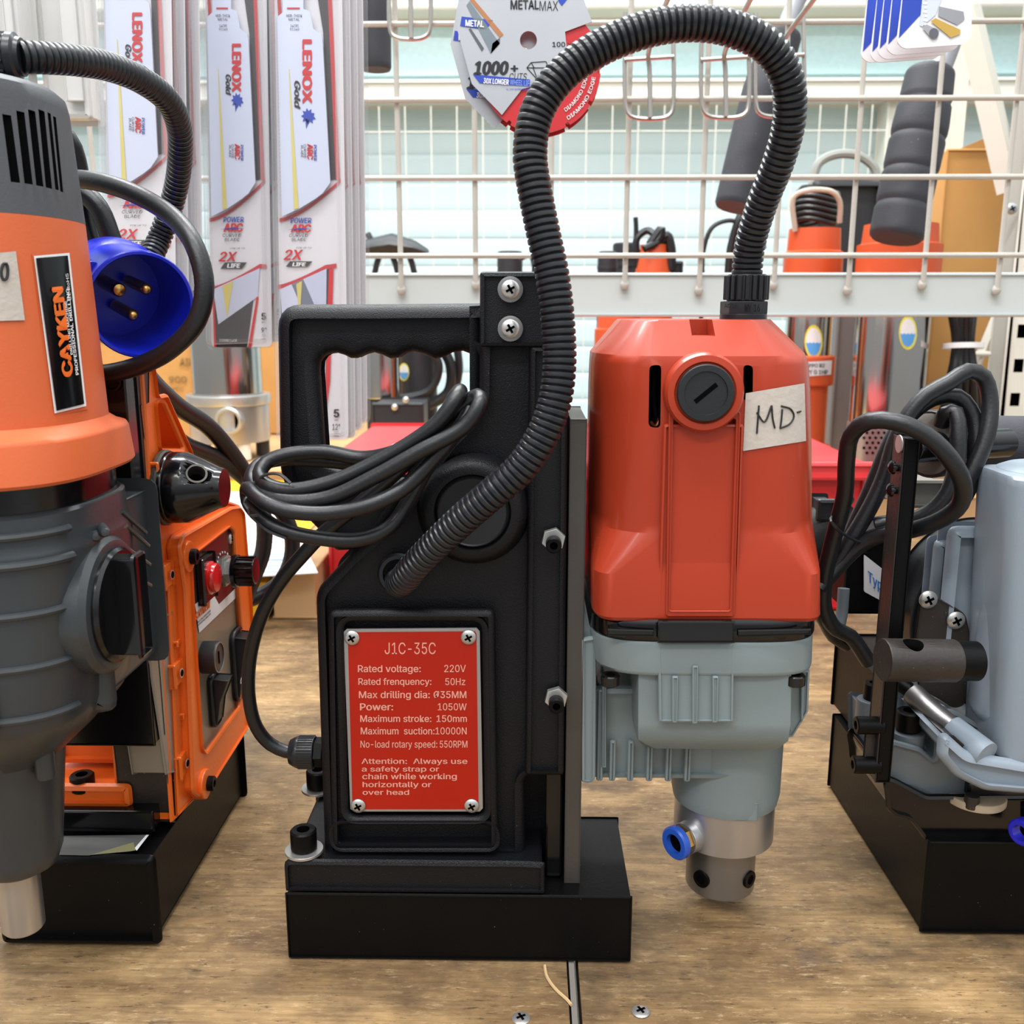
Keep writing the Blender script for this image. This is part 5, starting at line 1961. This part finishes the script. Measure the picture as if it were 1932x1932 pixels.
# ---------------- motor, gearbox and spindle: one upright axis in front of the slide
YM = -.030
XA = P(4, 1400, YM).x
def lz(y):
    return P(4, y, YM).z
def lr(x, y):
    return P(x, y, YM).x - XA


def ring(y, x, n=2.3, dy=0, k=64):
    r_ = lr(x, y)
    return superring(XA, YM + dy, lz(y), r_, r_ * .92, n, k)


mb = MB().loft([ring(158, 60, 2.1), ring(164, 84, 2.1), ring(176, 97, 2.2), ring(200, 104, 2.2), ring(416, 133, 2.3)], CAPGREY)
o = mb.build('motor_cap', t)
def cap_pt(x, y, e):
    """on the skin of the tapering upper motor"""
    d = ray(x, y)
    tt = (YM - CAM.y) / d.y * .8
    best = (9, tt)
    for _ in range(90):
        p = CAM + d * tt
        zz = p.z
        y_ = 200
        # radius at this height
        za, zb, zc = lz(200), lz(416), lz(796)
        if zz > zb:
            f_ = (za - zz) / (za - zb)
            R = lr(104, 200) + (lr(133, 416) - lr(104, 200)) * f_
        else:
            f_ = (zb - zz) / (zb - zc)
            R = lr(133, 416) + (lr(178, 796) - lr(133, 416)) * f_
        a = (abs((p.x - XA) / R) ** 2.3 + abs((p.y - YM) / (R * .92)) ** 2.3) ** (1 / 2.3) * R - (R + e)
        if a < best[0]:
            best = (a, tt)
        elif a > best[0] + .002:
            break
        if a < 2e-5:
            break
        tt += max(min(a, .02) * .7, 1e-5) / d.length
    return CAM + d * best[1]


cb = MB()
for x0, y0, x1, y1 in ((14, 216, 30, 344), (40, 210, 55, 347), (61, 208, 76, 351), (79, 208, 93, 355), (93, 213, 108, 358), (103, 220, 117, 362)):
    p0, p1 = cap_pt(x0, y0, 0), cap_pt(x1, y1, 0)
    cb.tube([p0, p0.lerp(p1, .5), p1], .0018 if x0 < 90 else .0011, SLOT, 10, .05)
cut(o, cb)
mb = MB().loft([ring(413, 132, 2.3), ring(420, 133.5, 2.3), ring(790, 177, 2.4), ring(802, 190, 2.6), ring(808, 198, 3.0), ring(816, 203, 3.0), ring(880, 212, 3.2), ring(886, 208, 3.2), ring(890, 190, 3)], MORANGE)
mb.build('motor_housing', t)
# name sticker wrapped on the motor
def quad(q, nx, ny, e, m, mb):
    return mb.patch(q, lambda x, y: cap_pt(x, y, e), m, nx, ny)
mb = MB()
quad(((60, 478), (133, 472), (167, 772), (98, 786)), 14, 22, .0003, MORANGE, mb)
quad(((64, 483), (131, 477), (163, 766), (103, 780)), 14, 22, .0008, WHITEP, mb)
quad(((68, 487), (128, 482), (159, 762), (107, 775)), 14, 22, .0012, GLOSSBLK, mb)
TLq, TRq, BRq, BLq = (68, 487), (128, 482), (159, 762), (107, 775)
def stk(s, v):     # s across 0..1, v down 0..1 inside the sticker
    a = Vector(TLq).lerp(Vector(TRq), s)
    b = Vector(BLq).lerp(Vector(BRq), s)
    p = a.lerp(b, v)
    return cap_pt(p.x, p.y, .0016)
def stktext(txt, s0, s1, v0, v1, m, bold):
    vs, fs = glyphs(txt, bold)
    a, b = min(v.x for v in vs), max(v.x for v in vs)
    chh = max(v.y for v in vs)
    mb.add([near(stk(s1 + (s0 - s1) * (v.y / chh), v1 + (v0 - v1) * ((v.x - a) / (b - a))), v) for v in vs], fs, m)
stktext('CAYKEN', .36, .72, .20, .80, ORPR, .05)
stktext('DRILLING MACHINE', .72, .80, .30, .66, WHITEP, .02)
stktext('PROFESSIONAL DRILLING', .82, .92, .22, .80, WHITEP, .03)
stktext('CE RoHS', .86, .95, .12, .30, WHITEP, .0)
lab(mb.build('name_sticker', t, wn=False), 'black name sticker with orange lettering')
mb = MB().patch(((-14, 478), (30, 474), (47, 604), (-12, 606)), lambda x, y: cap_pt(x, y, .0008), TAPE, 8, 8)
fi3 = lambda x, y: cap_pt(x, y, .0013)
mb.tube([fi3(*p) for p in ((6, 498), (2, 512), (6, 528), (12, 526), (15, 510), (12, 497), (6, 498))], .0005, INK, 6, .001)
lab(mb.build('tape_label', t, wn=False), 'masking tape with a hand drawn 0')
# dark gap under the motor, then the grey gearbox
mb = MB().loft([ring(884, 186, 2.6), ring(952, 192, 2.6)], GLOSSBLK, True, True)
mb.build('spacer_ring', t)
mb = MB()
mb.loft([ring(934, 196, 2.6), ring(940, 200, 2.8), ring(985, 204, 3), ring(1000, 208, 3.2), ring(1010, 210, 3.2), ring(1190, 210, 3.4), ring(1290, 210, 3.4), ring(1318, 202, 3.2), ring(1368, 162, 2.8), ring(1400, 128, 2.4), ring(1418, 112, 2.2), ring(1600, 112, 2), ring(1626, 104, 2), ring(1640, 80, 2)], DKGREY)
# block carrying back to the slide
b0 = P(300, 935, .012)
XF = P(217, 1140, -.030).x
mb.box((XA, YM - .012, lz(1330)), (XF, yf + .004, lz(944)), DKGREY, .006, 3)
# cast ribs round the front
for y, x, r_ in ((1014, 211, .0018), (1100, 211.5, .0016), (1192, 211.5, .0016), (1280, 211.5, .0016), (966, 204, .0016)):
    q = ring(y, x, 3.3)
    mb.tube(q[30:61], r_, DKGREY, 8, .02)
for xx in (-.55, -.05, .45):
    a = -pi / 2 + xx
    mb.tube([(XA + lr(222, 1100) * cos(a) * 1.02, YM + lr(222, 1100) * sin(a) * .96, lz(y)) for y in (1010, 1100, 1200, 1300)], .0018, DKGREY, 8, .05)
for x0, y0, x1, y1 in ((230, 965, 275, 1005), (222, 1000, 238, 992), (238, 992, 280, 1030), (240, 1035, 282, 1065), (250, 1085, 284, 1105)):
    Yk = yf - .0035
    mb.tube([PX(x0, y0, XF - .0002), PX(x1, y1, XF - .0002)], .0010, DKGREY, 8, .05)
for px, py in ((179, 1010), (196, 1002)):
    p = P(px, py, YM - .012)
    mb.lathe(p, (.5, -.8, 0), [(.0022, -.01), (.0022, .002), (.0015, .0032), (0, .0036)], DKGREY, 16)
mb.cyl(P(88, 1468, YM - lr(112, 1470) * .6), (0, 0, 1), .0042, .016, DKGREY, .0015, 16)
mb.build('gearbox', t)
# gear selector
kd = Vector((1, 0, 0))
kc = PX(205, 1140, XF)
kup = Vector((0, 0, 1))
kx = kup.cross(kd)
base = kc - kd * .0015
mb = MB().lathe(base, kd, [(.0290, -.012), (.0290, .002), (.0270, .0045), (.0245, .0050)], DKGREY, 48)
mb.build('selector_collar', t)
mb = MB().lathe(base, kd, [(.0240, 0), (.0240, .0062), (.0228, .0076), (0, .0080)], GLOSSBLK, 48)
fr = lambda u_, v_, d_: base + kx * u_ + kup * v_ + kd * d_
mb.prism(round_poly([(-.0066, -.0225), (.0066, -.0225), (.0066, .0225), (-.0066, .0225)], .003, 4), .005, .0165, fr, GLOSSBLK, .0016)
mb.build('selector_knob', t)
# spindle
mb = MB().lathe((XA, YM, lz(1636)), (0, 0, -1), [(lr(77, 1700), 0), (lr(77, 1700), lz(1636) - lz(1744)), (lr(73, 1700), lz(1636) - lz(1749)), (0, lz(1636) - lz(1749))], STEEL, 48)
mb.build('spindle', t)

# elbow gland and ribbed conduit
gc = P(-30, 104, YM + .004)
gs = ppm(0, 104, YM)
gd = (P(44, 108, YM + .006) - gc).normalized()
L = (P(44, 108, YM + .006) - gc).length
mb = MB().lathe(gc, gd, [(40 * gs, 0), (40 * gs, L * .62), (43 * gs, L * .66), (43 * gs, L * .84), (36 * gs, L * .9), (34 * gs, L)], CONDUIT, 36)
for k in range(14):
    a = 2 * pi * k / 14
    u_, v_, a_ = orient(gd)
    mb.cyl(gc + gd * (L * .1) + (u_ * cos(a) + v_ * sin(a)) * 40 * gs, gd, 3.6 * gs, L * .5, CONDUIT, 0, 8)
mb.cyl((XA - .004, YM + .004, lz(164)), (0, 0, 1), .011, P(0, 110, YM).z - lz(164), CONDUIT, .001, 28)
mb.build('conduit_gland', t)
hs = [(36, 108, YM + .006), (75, 109, YM + .012), (140, 114, YM + .026), (205, 126, YM + .045), (268, 152, YM + .065), (318, 192, YM + .085), (338, 240, YM + .10), (340, 290, YM + .11), (334, 345, YM + .12), (318, 405, YM + .125), (300, 452, YM + .125), (286, 482, YM + .12), (262, 520, YM + .11)]
MB().corrugated(pth(hs), .0060, .0027, CONDUIT, 24, .14).build('conduit_hose', t)

# blue round plug with three pins
pcn = P(267, 576, .018)
pdv = Vector((.60, -.76, -.16)).normalized()
ps = ppm(265, 575, .018)
R1 = 100 * ps
mb = MB()
u_, v_, a_ = orient(pdv)
prof = [(R1 * .98, 0), (R1, -.0006), (R1, -.004), (R1 * .985, -.006), (R1 * .97, -.030), (R1 * .99, -.032), (R1 * 1.05, -.036), (R1 * 1.05, -.044), (R1 * .8, -.052), (R1 * .5, -.070), (R1 * .42, -.078)]
inn = [(R1 * .42, -.074), (R1 * .8, -.030), (R1 * .88, -.030), (R1 * .91, -.001), (R1 * .93, 0), (R1 * .98, 0)]
pr = [(0, -.038), (R1 * .84, -.038), (R1 * .91, -.0008), (R1 * .93, 0)] + prof + [(0, -.078)]
mb.lathe(pcn, pdv, pr, PLUGBLUE, 56)
kk = (u_ * cos(2.5) + v_ * sin(2.5))
left_dir = (Vector((-.75, -.1, .6)) - pdv * Vector((-.75, -.1, .6)).dot(pdv)).normalized()
mb.cyl(pcn + left_dir * R1 * .96 - pdv * .026, pdv, .0034, .018, PLUGBLUE, .0008, 16)
pf_ = lab(mb.build('power_plug', t), 'round blue three pin plug')
for px, py, r_ in ((237, 553, .0032), (290, 552, .0026), (264, 602, .0026)):
    c = P(px, py, .018 - .002)
    MB().lathe(c - pdv * .037, pdv, [(r_, 0), (r_, .0265), (r_ * .8, .028), (r_ * .4, .0287), (0, .0289)], BRASS, 24).build('pin', pf_)
# mains lead
tail = pcn - pdv * .074
ld = [tail + pdv * .004, tail - pdv * .012 + Vector((0, 0, -.008))] + pth([(128, 690, .04), (180, 706, .022), (250, 694, .014), (318, 662, .008), (372, 604, .004), (386, 540, .004), (368, 466, .008), (324, 408, .018), (250, 364, .026), (180, 342, .034), (130, 338, .042), (90, 345, .048)])
mb = MB().tube(ld, .0042, RUBBER, 16)
mb.build('mains_lead', t)
mb = MB()
mb.tube(pth([(100, 250, .06), (126, 262, .062), (142, 300, .066), (150, 350, .068), (160, 420, .066), (175, 480, .066), (180, 540, .068)]), .0050, RUBBER, 14)
mb.tube(pth([(110, 345, .062), (150, 358, .060), (186, 392, .058), (206, 440, .058), (222, 490, .060), (230, 540, .064)]), .0048, RUBBER, 14)
mb.tube(pth([(268, 700, .10), (300, 735, .13), (340, 770, .16), (392, 804, .19), (430, 846, .21), (462, 892, .225), (484, 930, .23), (498, 980, .235), (496, 1040, .235), (478, 1090, .23), (455, 1150, .22)]), .0056, RUBBER, 14)
mb.tube(pth([(300, 800, .13), (350, 840, .17), (400, 860, .20), (440, 884, .22), (478, 916, .235), (520, 950, .245), (548, 1000, .25), (550, 1050, .25), (530, 1096, .245), (490, 1124, .24), (455, 1136, .23)]), .0056, RUBBER, 14)
mb.build('internal_leads', t, wn=False)

# ================================================================ right drill (seen end-on, cut by the frame)
XR = .2025
t = thing('magnetic_drill', (.25, .1, 0), 'blue-grey magnetic drill with coiled black cord, at the right edge', 'magnetic drill')
YF0, YF1 = .0251, .1825
ZR = .0524
MB().box((XR, YF0, 0), (XR + .085, YF1, ZR), SATIN, .0012).build('magnet_base', t)
zu = PX(1575, 1194, XR + .003).z
yb = PX(1575, 1194, XR + .003).y
mb = MB().box((XR + .003, yb - .105, ZR), (XR + .075, yb, zu), SATIN, .0015)
mb.build('switch_box', t)
# black front bracket and grey cast lug with bolt
Yg = .030
mb = MB()
o2 = [(1672, 1500), (1668, 1480), (1676, 1466), (1690, 1470), (1750, 1502), (1940, 1500), (1940, 1590), (1748, 1590), (1734, 1570), (1716, 1548), (1690, 1542), (1674, 1530)]
mb.prism(round_poly(fp(o2, Yg), .002, 3), Yg, Yg + .06, front, GLOSSBLK, .002)
mb.build('front_bracket', t)
o3 = [(1678, 1478), (1678, 1404), (1686, 1398), (1738, 1412), (1764, 1434), (1770, 1340), (1800, 1340), (1940, 1420), (1940, 1502), (1756, 1504), (1720, 1488)]
mb = MB().prism(round_poly(fp(o3, Yg + .004), .002, 3), Yg + .004, Yg + .07, front, MIDGREY, .002)
c = P(1710, 1408, Yg + .016)
mb.cyl(Vector((c.x, Yg + .016, P(1700, 1476, Yg).z)), (0, 0, 1), .0085, P(1700, 1404, Yg).z - P(1700, 1476, Yg).z, MIDGREY, .001, 32)
mb.build('cast_lug', t)
hex_bolt(MB(), Vector((c.x, Yg + .016, P(1700, 1402, Yg).z)), (0, 0, 1), .0064, .0105, SATIN, SLOT).build('lug_bolt', t)
# second lug further back
Y2 = .075
c = P(1643, 1325, Y2)
mb = MB().cyl(Vector((c.x, Y2, P(1643, 1372, Y2).z)), (0, 0, 1), .0075, P(1643, 1318, Y2).z - P(1643, 1372, Y2).z, MIDGREY, .001, 28)
mb.box((c.x, Y2 - .004, P(1643, 1372, Y2).z), (c.x + .03, Y2 + .006, P(1643, 1325, Y2).z), MIDGREY, .001)
mb.build('cast_lug', t)
hex_bolt(MB(), Vector((c.x + .001, Y2, P(1643, 1320, Y2).z)), (0, 0, 1), .0052, .010, SATIN, SLOT).build('lug_bolt', t)

# blue-grey main casing
Ym = .008
mb = MB()
rg = []
for l, y, ins in ((1862, 881, .0075), (1858, 882, .0040), (1856, 887, .0014), (1855, 900, 0), (1850, 1000, 0), (1838, 1240, 0), (1831, 1372, 0), (1834, 1398, .001), (1842, 1412, .004), (1852, 1420, .0075)):
    p = P(l, y, Ym + .034)
    rg.append(octring(p.x + .055, Ym + .024, p.z, .055, .024 - ins, .038 - ins, .010, .62, 12))
mb.loft(rg, BLUEGREY)
# raised rounded motor barrel on its front
q = P(2014, 1000, Ym + .012)
mb.cyl((q.x, Ym + .027, P(1960, 1400, Ym).z), (0, 0, 1), .0275, P(1960, 896, Ym).z - P(1960, 1400, Ym).z, BLUEGREY, .006, 48)
mb.build('motor_casing', t)
# lower lip with its black seam
lip = [(1772, 1430), (1776, 1392), (1790, 1388), (1830, 1424), (1960, 1446), (2060, 1448), (2060, 1504), (1930, 1502), (1858, 1496), (1806, 1470)]
mb = MB().prism(round_poly(fp(lip, Ym - .002), .003, 4), Ym - .002, Ym + .058, front, BLUEGREY, .004, (), 3)
mb.build('casing_lip', t)
mb = MB().prism(fp([(1778, 1386), (1800, 1388), (1836, 1420), (1960, 1440), (1960, 1448), (1830, 1428), (1790, 1394)], Ym + .0035), Ym + .0035, Ym + .055, front, GLOSSBLK, .0005)
mb.build('seal', t)
pb = P(1840, 1494, Ym + .028)
lab(MB().cyl(pb, (0, 0, -1), .0148, .0045, mat('beige_bush', (176, 160, 136), .5), .001, 36).build('bush', t), 'beige bush under the casing')
mb = MB().box(P(1824, 1512, .03), P(1935, 1500, .03) + Vector((.02, .02, .006)), GLOSSBLK, .001)
mb.cyl(P(1832, 1524, .026), (0, 0, 1), .0036, .007, OXIDE, .0008, 16)
mb.build('lower_clamp', t)
mb = MB().pipe(P(1938, 1566, .02), (-.85, -.5, 0), .0068, .004, .006, mat('violet_blue_plastic', (38, 38, 190), .3), 28, .0008)
lab(mb.build('push_fitting', t), 'deep blue push fitting at the frame edge')

# stepped grey block behind
Yb2 = .062
mb = MB().box(P(1838, 1240, Yb2), P(1768, 1020, Yb2) + Vector((0, .016, 0)), BLUEGREY, .004, 3)
mb.box(P(1960, 1240, Yb2 - .012), P(1796, 996, Yb2 - .012) + Vector((0, .02, 0)), BLUEGREY, .005, 3)
mb.build('gear_case', t)
# black ring with cooling teeth
rcx = P(1848, 1160, .10)
sR = ppm(1848, 1160, .10)
pts_o, pts_i = [], []
mb = MB()
arc_o = [(rcx.x + 150 * sR * cos(a), rcx.z + 178 * sR * sin(a)) for a in [radians(88 + 4 * k) for k in range(34)]]
arc_i = [(rcx.x + 108 * sR * cos(a), rcx.z + 140 * sR * sin(a)) for a in [radians(88 + 4 * k) for k in range(34)]]
mb.prism(arc_o + arc_i[::-1], .085, .118, front, HARDBLK, .0012)
mb.build('black_ring', t)
mb = MB()
for k in range(11):
    a = radians(118 + 8.5 * k)
    mb.cyl((rcx.x + 109 * sR * cos(a), .0835, rcx.z + 141 * sR * sin(a)), (0, 1, 0), 5.5 * sR, .012, BLUEGREY, .0006, 10)
mb.cyl((rcx.x, .092, rcx.z), (0, 1, 0), 106 * sR, .03, BLUEGREY, .002, 40)
mb.build('ring_gear', t)
# brown cover plate with two screws
Yp = .050
pl_ = [(1742, 1126), (1752, 1118), (1822, 1158), (1832, 1200), (1832, 1290), (1820, 1332), (1800, 1338), (1770, 1318), (1736, 1300), (1728, 1220)]
mb = MB().prism(round_poly(fp(pl_, Yp), .003, 3), Yp, Yp + .004, front, OXIDE, .0006)
mb.build('cover_plate', t)
for px, py in ((1751, 1131), (1803, 1170)):
    cross_screw(MB(), P(px, py, Yp - .0002), (0, -1, 0), .0046, CHROME, SLOT).build('cover_screw', t)
# feed boss
bl_ = P(1664, 1245, .006)
s1 = ppm(1662, 1245, .006)
br_ = P(1836, 1247, .010)
bd = (br_ - bl_).normalized()
mb = MB().cyl(bl_, bd, 41 * s1, (br_ - bl_).length * .8, OXIDE, .0008, 44)
mb.cyl(bl_ + bd * (br_ - bl_).length * .78, bd, 38 * s1, (br_ - bl_).length * .26, SATIN, .0004, 44)
ob = mb.build('feed_boss', t)
cb = MB().lathe(bl_ + bd * .013 + Vector((0, -.003, 41 * s1 - .001)), (0, -.25, 1), [(.0046, -.006), (.0046, .02)], SLOT, 24)
cut(ob, cb)
# upright flat bar
Yv = .020
bar = [(1681, 816), (1722, 828), (1716, 1000), (1698, 1280), (1690, 1482), (1668, 1474), (1656, 1440), (1662, 1250), (1674, 900)]
q0 = P(1700, 826, Yv)
ztop, zbot = P(1700, 826, Yv).z, P(1676, 1478, Yv).z
xa, xb_ = P(1688, 1100, Yv).x, P(1714, 1100, Yv).x
mb = MB().box((xa - .0005, Yv, zbot), (xb_, Yv + .015, ztop), SATIN, .0008)
mb.box((xa - .0012, Yv + .0004, zbot), (xa + .0002, Yv + .0146, ztop), OXIDE, .0003)
mb.build('lever_bar', t)
lab(MB().cyl(Vector((xa - .0013, Yv + .0042, P(1686, 840, Yv).z)), (-1, 0, 0), .0042, .0008, ALU, .0002, 28).build('bar_pin', t), 'bright pin head')
for py in (885, 928):
    c = Vector((xa - .0008, Yv + .0045, P(1670, py, Yv).z))
    MB().lathe(c, (-1, 0, 0), [(.0018, 0), (.0018, .002), (.0032, .0024), (.0032, .0036), (.002, .0046), (0, .005)], GLOSSBLK, 18).build('bar_screw', t)
for py in (1375, 1450):
    c = Vector((xa + .002, Yv + .004, P(1650, py, Yv).z))
    hex_bolt(MB(), c, (-1, 0, 0), .0044, .0135, SATIN, SLOT).build('bar_bolt', t)
mb = MB().box(Vector((xa - .006, Yv + .0036, P(1650, 1448, Yv).z)), Vector((xa - .0008, Yv + .0066, P(1650, 1380, Yv).z)), OXIDE, .0006)
mb.build('bar_link', t)
# bright tube running down to the casing
mb = MB().tube([P(1722, 1308, .052), P(1752, 1336, .042), P(1800, 1378, .024), P(1846, 1412, .012)], .0058, STEELB, 24, .01)
mb.tube([P(1764, 1346, .0385), P(1768, 1350, .037)], .0061, BLUEGREY, 24, .01)
mb.tube([P(1796, 1374, .0255), P(1862, 1424, .008)], .0066, BLUEGREY, 24, .01)
mb.cyl(P(1716, 1302, .055), (-.5, .4, .3), .004, .006, SATIN, .0004, 16)
mb.build('coolant_tube', t)
# black box with the type label
Yk = .105
mb = MB().box(P(1590, 1160, Yk), P(1720, 1015, Yk) + Vector((0, .06, 0)), SATIN, .002)
mb.build('control_box', t)
mb = MB()
fq = lambda x, y: P(x, y, Yk - .0006)
mb.prism(round_poly([(fq(x, y).x, fq(x, y).z) for x, y in ((1630, 1046), (1686, 1090), (1686, 1146), (1630, 1116))], .001, 3), Yk - .0008, Yk, front, PAPER)
vs, fs = glyphs('Type', .02)
xm = max(v.x for v in vs)
mb.add([near(P(1637 + 36 * v.x / xm, 1096 + 26 * v.x / xm - 38 * v.y, Yk - .0012), v) for v in vs], fs, mat('type_blue', (46, 116, 196), .5))
lab(mb.build('type_label', t, wn=False), 'white label with blue lettering')
cross_screw(MB(), P(1634, 1034, Yk - .0003), (0, -1, 0), .0028, GLOSSBLK, SLOT).build('box_screw', t)
# handle bar with end disc
c0, c1 = P(1795, 836, .10), P(1985, 838, .10)
d_ = (c1 - c0).normalized()
sH = ppm(1870, 838, .10)
mb = MB().cyl(c0 + d_ * .012, d_, 53 * sH, (c1 - c0).length, FOAM, .002, 40)
mb.build('grip_bar', t)
mb = MB().cyl(P(1720, 845, .055), (1, .35, 0), .0075, .06, GLOSSBLK, .001, 28)
mb.build('bar_shaft', t)
mb = MB().lathe(P(1752, 838, .066), (.85, .5, 0), [(.0165, 0), (.0172, .001), (.0172, .006), (.016, .007), (.010, .0074), (0, .0074)], HARDBLK, 40)
mb.lathe(P(1752, 838, .066), (-.85, -.5, 0), [(.0155, 0), (.0120, .0012), (0, .0012)], mat('worn_grey_disc', (112, 108, 102), .6, 0, (500, .3), (150, .25)), 32)
mb.build('bar_washer', t)
MB().box(P(1690, 960, .09), P(1790, 905, .09) + Vector((0, .03, 0)), mat('mount_grey', (128, 124, 116), .5, .2), .002).build('bar_mount', t)
# coiled cord
cd_ = [(1640, 1250, .06), (1604, 1200, .058), (1576, 1186, .056), (1556, 1150, .054), (1556, 1090, .05), (1574, 1010, .045), (1594, 930, .038), (1597, 870, .032), (1606, 820, .026), (1640, 794, .018), (1690, 796, .012), (1746, 820, .008), (1790, 862, .006), (1816, 910, .008), (1812, 950, .014), (1780, 978, .022), (1720, 1000, .034), (1660, 1010, .045), (1620, 1030, .05), (1580, 1070, .052), (1545, 1110, .05)]
c2 = [(1545, 1100, .055), (1584, 1050, .052), (1640, 960, .05), (1668, 900, .05), (1690, 830, .05), (1716, 780, .05), (1748, 745, .05), (1790, 722, .05), (1826, 700, .052), (1856, 712, .054), (1868, 760, .052), (1862, 820, .048), (1838, 880, .046), (1800, 940, .046), (1750, 972, .048), (1690, 984, .05), (1650, 990, .052)]
c3 = [(1600, 1020, .060), (1640, 930, .060), (1688, 820, .058), (1714, 786, .058), (1760, 752, .058), (1806, 748, .058), (1836, 786, .056), (1842, 850, .052), (1828, 920, .05), (1800, 960, .052), (1740, 990, .056)]
c4 = [(1775, 800, .056), (1786, 778, .052), (1802, 778, .05), (1808, 820, .046), (1804, 880, .044), (1788, 930, .044), (1754, 966, .046), (1700, 988, .05), (1640, 1016, .052)]
mb = MB()
for c_ in (cd_, c2, c3, c4):
    mb.tube(pth(c_), .0040, RUBBER, 14)
mb.tube(pth([(1545, 1150, .056), (1560, 1176, .06), (1574, 1200, .064), (1600, 1216, .066)]), .004, RUBBER, 12)
mb.tube(pth([(1580, 1196, .085), (1588, 1160, .088), (1592, 1110, .09)]), .0032, MIDGREY, 12)
mb.build('power_cord', t)
MB().tube(pth([(1572, 972, .046), (1568, 984, .034), (1584, 1002, .036), (1614, 1020, .044), (1634, 1026, .05)]), .0008, HARDBLK, 6, .003).build('cable_tie', t)
# black mains plug behind the motor
Yq = .118
pd2 = (P(1590, 930, Yq) - P(1520, 1010, Yq)).normalized()
mb = MB().lathe(P(1516, 1030, Yq), (P(1580, 962, Yq) - P(1512, 1030, Yq)), [(.0115, 0), (.0125, .003), (.0125, .018), (.0105, .024), (.0065, .030), (.0055, .034)], HARDBLK, 32)
mb.box(P(1540, 985, Yq - .013), P(1582, 942, Yq - .013) + Vector((0, .02, 0)), HARDBLK, .002)
mb.tube(pth([(1500, 1050, Yq - .004), (1540, 1010, Yq - .004), (1580, 966, Yq - .006), (1600, 940, Yq)]), .004, RUBBER, 12)
mb.build('mains_plug', t)
